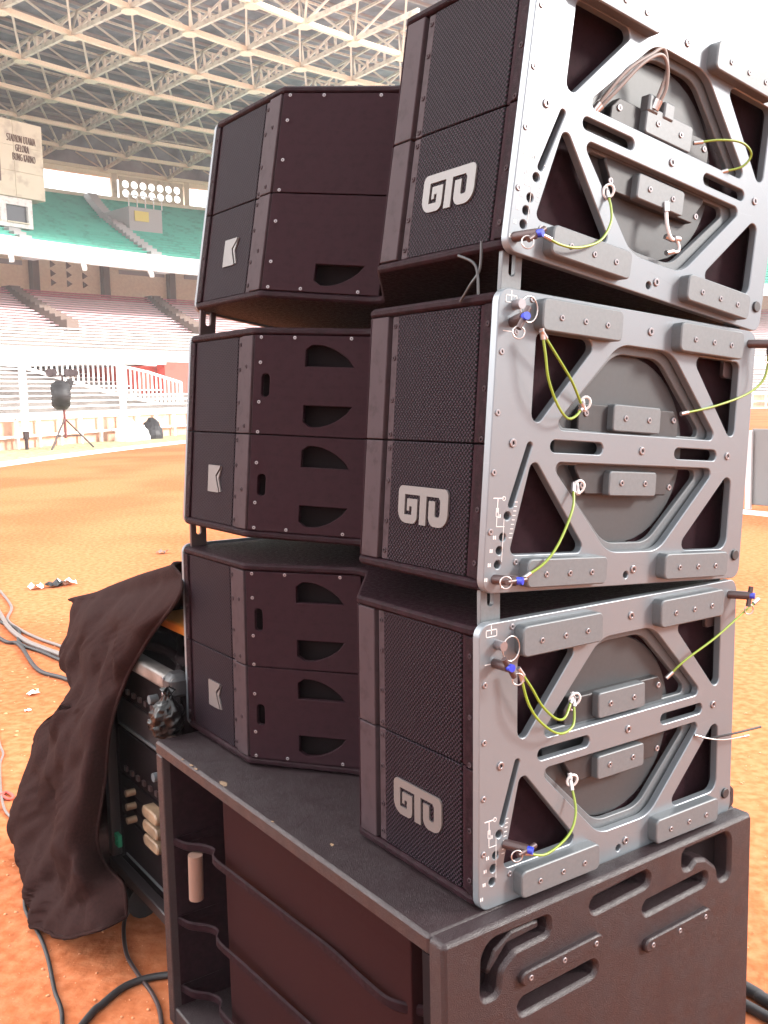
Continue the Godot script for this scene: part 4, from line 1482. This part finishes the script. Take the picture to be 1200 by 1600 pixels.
func scoreboard() -> void:
	var p := bowl(86, 17.85, 0)
	var b := thing("scoreboard", "cream scoreboard building lettered in brown above the green seats", "scoreboard", p)
	var t := (bowl(86, 22, 0) - bowl(86, 17.85, 0)).normalized()   # towards the left
	var n := Vector3.UP.cross(t).normalized()
	var to_us := (Vector3(1.6, 0, .9) - p)
	if n.dot(to_us) < 0:
		n = -n
	var U := -t
	var V := Vector3.UP
	if U.cross(V).dot(n) < 0:
		U = t
	var sgn := -1.0 if U.dot(t) < 0 else 1.0
	var o := Vector3.ZERO
	var st := start()
	var x0 := minf(sgn * 0.0, sgn * 9.0)
	var x1 := maxf(sgn * 0.0, sgn * 9.0)
	# panels of cladding, with joints between them
	slab(st, PackedVector2Array([Vector2(x0, 15.05), Vector2(x1, 15.05), Vector2(x1, 19.95), Vector2(x0, 19.95)]), [], o - n * 2.2, U, V, 2.15)
	part("board_body", st, M.board, b)
	for i in 4:
		for j in 3:
			st = start()
			var a0 := lerpf(x0, x1, i / 4.0)
			var a1 := lerpf(x0, x1, (i + 1) / 4.0)
			slab(st, PackedVector2Array([Vector2(a0 + .015, 15.05 + j * 1.633 + .015), Vector2(a1 - .015, 15.05 + j * 1.633 + .015), Vector2(a1 - .015, 15.05 + (j + 1) * 1.633 - .015), Vector2(a0 + .015, 15.05 + (j + 1) * 1.633 - .015)]), [], o - n * .049, U, V, .05)
			part("panel", st, M.board, b)
	var font := SystemFont.new()
	font.font_names = PackedStringArray(["Droid Sans"])
	var lines := [["STADION UTAMA", 1.66, 18.78], ["GELORA", 1.62, 18.20], ["BUNG KARNO", 1.52, 17.62]]
	for l in lines:
		var tm := TextMesh.new()
		tm.text = l[0]
		tm.font = font
		tm.font_size = 64
		tm.pixel_size = .0100
		tm.depth = .06
		tm.curve_step = 1.0
		var xf := Transform3D(Basis(U * .44, V * .98, n), o + U * (sgn * l[1]) + V * l[2] + n * .035)
		put("lettering", tm, M.text, b, xf)
	# dark display to the left
	st = start()
	slab(st, PackedVector2Array([Vector2(minf(sgn * 3.35, sgn * 8.6), 15.9), Vector2(maxf(sgn * 3.35, sgn * 8.6), 15.9), Vector2(maxf(sgn * 3.35, sgn * 8.6), 18.1), Vector2(minf(sgn * 3.35, sgn * 8.6), 18.1)]), [], o + n * .005, U, V, .06)
	part("display", st, M.brown, b)
	# cabin underneath
	var c0 := minf(sgn * .95, sgn * 6.0)
	var c1 := maxf(sgn * .95, sgn * 6.0)
	st = start()
	var wins := []
	for k in 2:
		var w0 := sgn * (1.3 + 2.1 * k)
		var w1 := sgn * (2.95 + 2.1 * k)
		wins.append(PackedVector2Array([Vector2(minf(w0, w1), 13.45), Vector2(maxf(w0, w1), 13.45), Vector2(maxf(w0, w1), 14.55), Vector2(minf(w0, w1), 14.55)]))
	slab(st, PackedVector2Array([Vector2(c0, 13.1), Vector2(c1, 13.1), Vector2(c1, 15.03), Vector2(c0, 15.03)]), wins, o - n * .5, U, V, .3)
	var cab := part("cabin", st, M.white, b)
	for wq: PackedVector2Array in wins:
		st = start()
		slab(st, wq, [], o - n * .45, U, V, .05)
		part("window", st, mat(L(.08, .08, .09), .15), cab)
		st = start()
		bar(st, o + U * wq[0].x + V * 13.42 - n * .15, o + U * wq[1].x + V * 13.42 - n * .15, .12, .08)
		part("sill", st, M.board, cab)
	st = start()
	slab(st, PackedVector2Array([Vector2(c0, 13.1), Vector2(c1, 13.1), Vector2(c1, 15.03), Vector2(c0, 15.03)]), [], o - n * 2.6, U, V, 2.0)
	part("cabin_body", st, M.board, b)

func far_things() -> void:
	# speaker on a tripod with lamps, in front of the boundary wall
	var b := thing("speaker_stand", "tripod stand by the far boundary wall, bar of lamps on top", "stand", bowl(58.2, 40.0, 0))
	var st := start()
	rod(st, Vector3(0, .35, 0), Vector3(0, 1.35, 0), .045, 8)
	part("pole", st, mat(L(.16, .03, .025), .5), b)
	for k in 3:
		var d := Vector3(1, 0, 0).rotated(Vector3.UP, deg_to_rad(72 + 120 * k)) * .85
		st = start()
		rod(st, Vector3(0, .98, 0), Vector3(d.x, .03, d.z), .03, 6)
		rod(st, Vector3(0, .42, 0), Vector3(d.x * .55, .42, d.z * .55), .02, 6)
		part("leg", st, M.pin, b)
	var t := (bowl(58, 30, 0) - bowl(58, 38, 0)).normalized()
	st = start()
	bar(st, Vector3(0, 2.32, 0) - t * .62, Vector3(0, 2.36, 0) + t * .62, .06, .06)
	rod(st, Vector3(0, 2.0, 0), Vector3(0, 2.35, 0), .04, 8)
	var lb := part("lamp_bar", st, M.pin, b)
	for q in [-.62, -.42, .25, .45, .62]:
		st = start()
		rod(st, t * q + Vector3(0, 2.40, 0), t * q + Vector3(.22, 2.44, .06), .10, 10, .12)
		part("lamp", st, M.pin, lb)
	var cov := thing("covered_speaker", "small speaker wrapped in a black cover on the tripod stand", "speaker", bowl(58.2, 40.0, 0) + Vector3(0, 1.26, 0) - t * .12)
	st = start()
	rng.seed = 3
	var rows := []
	for i in 9:
		var row := []
		for j in 16:
			var a := TAU * j / 16.0
			var sq := 1.0 / pow(pow(absf(cos(a)), 4.0) + pow(absf(sin(a)), 4.0), .25)
			var y := i / 8.0
			var rr := (.28 if i > 0 and i < 8 else .14) * (1.0 - .12 * absf(y - .6)) * rng.randf_range(.93, 1.05)
			row.append(Vector3(cos(a) * sq * rr, y * .92, sin(a) * sq * rr * .8).rotated(Vector3.UP, .6))
		rows.append(row)
	for i in 8:
		for j in 16:
			var k := (j + 1) % 16
			var c := Vector3(0, .46, 0)
			quad_n(st, rows[i][j], rows[i][k], rows[i + 1][k], rows[i + 1][j], (rows[i][j] - c).normalized(), (rows[i][k] - c).normalized(), (rows[i + 1][k] - c).normalized(), (rows[i + 1][j] - c).normalized())
	part("cover", st, M.rubber, cov)
	st = start()
	bar(st, t * .30 + Vector3(0, .62, 0), t * .48 + Vector3(.1, .95, 0), .16, .2)
	part("cover_flap", st, M.rubber, cov)
	# bags by the wall
	for q in [[35.2, .45, .85, M.white, "white cloth sack slumped against the far boundary wall"], [34.45, .4, .6, M.white, "smaller white sack beside the big white sack by the wall"], [33.65, .42, .8, M.rubber, "black bag slumped against the far boundary wall"]]:
		st = start()
		rng.seed = int(q[0] * 10)
		var c := bowl(59.0, q[0], 0)
		var sm := []
		for i in 8:
			var row := []
			for j in 14:
				var th := PI * .5 * (1.0 - i / 7.0)
				var a := TAU * j / 14.0
				var k := rng.randf_range(.88, 1.1)
				row.append(c + Vector3(cos(a) * sin(th + .05) * q[1] * k, cos(th) * q[2] * k, sin(a) * sin(th + .05) * q[1] * k))
			sm.append(row)
		for i in 7:
			for j in 14:
				var k := (j + 1) % 14
				quad(st, sm[i][j], sm[i][k], sm[i + 1][k], sm[i + 1][j], ((sm[i][j] + sm[i + 1][k]) / 2 - c - Vector3(0, .1, 0)).normalized())
		whole("sack", st, q[3], q[4], "sack")
	# dark barrier at the right
	var bb := thing("crowd_barrier", "dark grey panel barrier on the clay right of the speaker stack", "barrier", Vector3(-5.6, 0, -9.75))
	for k in 4:
		st = start()
		box(st, Vector3(k * 1.22, .06, 0), Vector3(k * 1.22 + 1.20, 1.0, .05), .01)
		part("panel", st, M.barrier, bb)
	for k in 5:
		st = start()
		box(st, Vector3(k * 1.22 - .05, 0, .05), Vector3(k * 1.22 + .03, .98, .09), .006)
		part("upright", st, M.purlin, bb)
	st = start()
	box(st, Vector3(-.4, 0, .25), Vector3(5, .02, .5))
	part("foot_sheet", st, M.white, bb)

# ----------------------------------------------------------------
func _ready() -> void:
	var cam := Camera3D.new()
	cam.name = "camera"
	cam.position = Vector3(1.6219, 1.5121, .9163)
	cam.rotation = Vector3(-.1197, .9594, -.0218)
	cam.fov = 55.48
	cam.near = .05
	cam.far = 600
	add_child(cam)
	cam.current = true
	var we := WorldEnvironment.new()
	we.name = "environment"
	var env := Environment.new()
	env.background_mode = Environment.BG_SKY
	# thin bright overcast, brightest round the veiled sun
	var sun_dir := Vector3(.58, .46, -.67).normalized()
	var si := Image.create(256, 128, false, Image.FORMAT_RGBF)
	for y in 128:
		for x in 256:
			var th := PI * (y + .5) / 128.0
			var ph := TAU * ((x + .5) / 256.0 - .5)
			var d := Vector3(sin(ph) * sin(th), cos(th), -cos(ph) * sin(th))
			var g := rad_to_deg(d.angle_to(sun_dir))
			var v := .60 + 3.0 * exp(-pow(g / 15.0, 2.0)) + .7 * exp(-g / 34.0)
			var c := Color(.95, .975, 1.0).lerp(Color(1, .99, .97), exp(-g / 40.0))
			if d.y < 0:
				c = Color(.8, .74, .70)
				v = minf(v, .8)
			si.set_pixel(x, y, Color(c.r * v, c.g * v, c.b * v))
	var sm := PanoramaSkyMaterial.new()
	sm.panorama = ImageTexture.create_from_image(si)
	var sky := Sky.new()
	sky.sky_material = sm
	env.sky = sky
	env.background_energy_multiplier = 1.0
	env.tonemap_mode = Environment.TONE_MAPPER_LINEAR
	env.tonemap_exposure = 6.0
	env.fog_enabled = true
	env.fog_density = .0010
	env.fog_light_color = Color(.98, .97, .97)
	env.sdfgi_enabled = true
	env.ssao_enabled = true
	env.ssil_enabled = true
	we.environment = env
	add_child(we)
	var sun := DirectionalLight3D.new()
	sun.name = "sun"
	sun.light_energy = .5
	sun.light_angular_distance = 12
	sun.light_color = Color(1.0, .98, .95)
	sun.shadow_enabled = true
	sun.look_at_from_position(Vector3.ZERO, -sun_dir)
	add_child(sun)

	make_materials()
	# ground
	var st := start()
	for i in 12:
		for j in 12:
			var x := -300.0 + i * 50
			var z := -300.0 + j * 50
			quad(st, Vector3(x, 0, z), Vector3(x + 50, 0, z), Vector3(x + 50, 0, z + 50), Vector3(x, 0, z + 50), Vector3.UP)
	struct("ground", st, M.clay)
	st = start()
	sweep(st, [Vector2(55.6, 0), Vector2(56.1, 0), Vector2(56.1, .06), Vector2(55.6, .06)], A0, A1)
	struct("kerb", st, M.white)
	st = start()
	sweep(st, [Vector2(56.1, -.02), Vector2(59.9, -.02), Vector2(59.9, .02), Vector2(56.1, .02)], A0, A1)
	struct("grass_verge", st, M.grass)
	stadium()
	roof()
	scoreboard()
	# the stack
	make_subwoofer()
	var lower := make_speaker("bottom black line array speaker of the stack, resting on the subwoofer", Vector3(0, .7232, 0), -.83)
	var mid := make_speaker("middle black line array speaker, between the other two of the stack", Vector3(0, 1.2194, -.0134), -4.96)
	var high := make_speaker("topmost black line array speaker of the stack, tilted back the most", Vector3(0, 1.7204, -.0653), -9.91)
	# rigging pins and lanyards
	pin(mid, .028, .398, Vector3(0, .12, .25), .5)
	pull_ring(mid, .030, .424)
	pin(mid, .021, .018, Vector3(0, .05, -.5), 1.5)
	pin(mid, .604, .424, Vector3(0, .0, -.6), .1)
	lanyard(mid, [[.065, .381], [.103, .35], [.142, .32], [.179, .286]], .575, .550, .004, M.lanyard)
	lanyard(mid, [[.062, .381], [.069, .354], [.079, .318], [.103, .283], [.131, .264], [.157, .268], [.178, .28]], .575, .550, .010, M.lanyard)
	lanyard(mid, [[.445, .290], [.515, .307], [.591, .334], [.628, .366], [.628, .415]], .540, .570, .006, M.lanyard)
	lanyard(mid, [[.065, .026], [.097, .045], [.126, .075], [.159, .125], [.172, .156]], .570, .550, .012, M.lanyard)
	tie_loop(mid, .182, .159, .552)
	tie_loop(mid, .186, .290, .550)
	pin(lower, .030, .385, Vector3(0, .05, .1), -.6)
	pull_ring(lower, .034, .413)
	pin(lower, .602, .420, Vector3(0, .0, -.6), .2)
	pin(lower, .052, .094, Vector3(0, -.1, -.6), 1.4)
	lanyard(lower, [[.062, .370], [.081, .343], [.103, .311], [.136, .284], [.165, .278], [.19, .298]], .570, .550, .012, M.lanyard)
	lanyard(lower, [[.062, .362], [.073, .321], [.098, .287], [.142, .259], [.182, .262], [.196, .293]], .570, .550, .014, M.lanyard)
	lanyard(lower, [[.441, .297], [.468, .321], [.539, .352], [.613, .389], [.645, .405]], .545, .572, .006, M.lanyard)
	lanyard(lower, [[.075, .083], [.111, .073], [.162, .089], [.188, .117], [.193, .154]], .575, .550, .012, M.lanyard)
	lanyard(lower, [[.518, .17], [.548, .16], [.585, .152], [.645, .146]], .550, .560, .004, M.steel, "safety_wire", .0013)
	lanyard(lower, [[.548, .159], [.585, .166], [.655, .169]], .550, .585, .004, M.rubber, "cable_tie", .0022)
	tie_loop(lower, .196, .300, .552)
	tie_loop(lower, .194, .164, .550)
	pin(high, .012, .018, Vector3(0, .10, -.4), .9)
	lanyard(high, [[.050, .022], [.077, .018], [.114, .023], [.159, .045], [.183, .078], [.189, .104], [.189, .127]], .575, .550, .012, M.lanyard)
	lanyard(high, [[.162, .261], [.179, .294], [.204, .33], [.241, .362], [.265, .379], [.281, .353], [.28, .328], [.276, .300]], .530, .545, .02, M.grey_cable, "hanging_cable", .003)
	lanyard(high, [[.166, .258], [.189, .294], [.222, .34], [.255, .365], [.275, .355], [.286, .325], [.283, .300]], .530, .545, .024, M.grey_cable, "hanging_cable", .003)
	lanyard(high, [[.401, .276], [.431, .285], [.473, .291], [.502, .28], [.496, .259], [.47, .246]], .540, .545, .03, M.lanyard)
	lanyard(high, [[.334, .146], [.336, .118], [.348, .099], [.362, .102]], .544, .548, .004, M.print, "hanging_tag", .0032)
	lanyard(high, [[.350, .100], [.366, .098], [.371, .084], [.354, .078]], .546, .548, .003, M.print, "hanging_tag", .0026)
	tie_loop(high, .189, .133, .550)
	for u in [.262, .300]:
		st = start()
		slab(st, rrect(u, .284, u + .026, .312, .004), [], Vector3(.527, 0, 0), PU, PV, .018, .003)
		part("cable_plug", st, M.skid, high)
	for q in [[Vector3(.462, .432, .004), Vector3(.492, .452, .012), Vector3(.505, .475, .006), Vector3(.508, .515, .008)], [Vector3(.505, .438, .006), Vector3(.500, .480, .010), Vector3(.47, .497, .02)]]:
		st = start()
		tube(st, smooth(q, 5), .0022, 6)
		part("zip_tie", st, M.disc, mid)
	make_rack()
	cloth()
	plastic_bag()
	scraps()
	far_things()
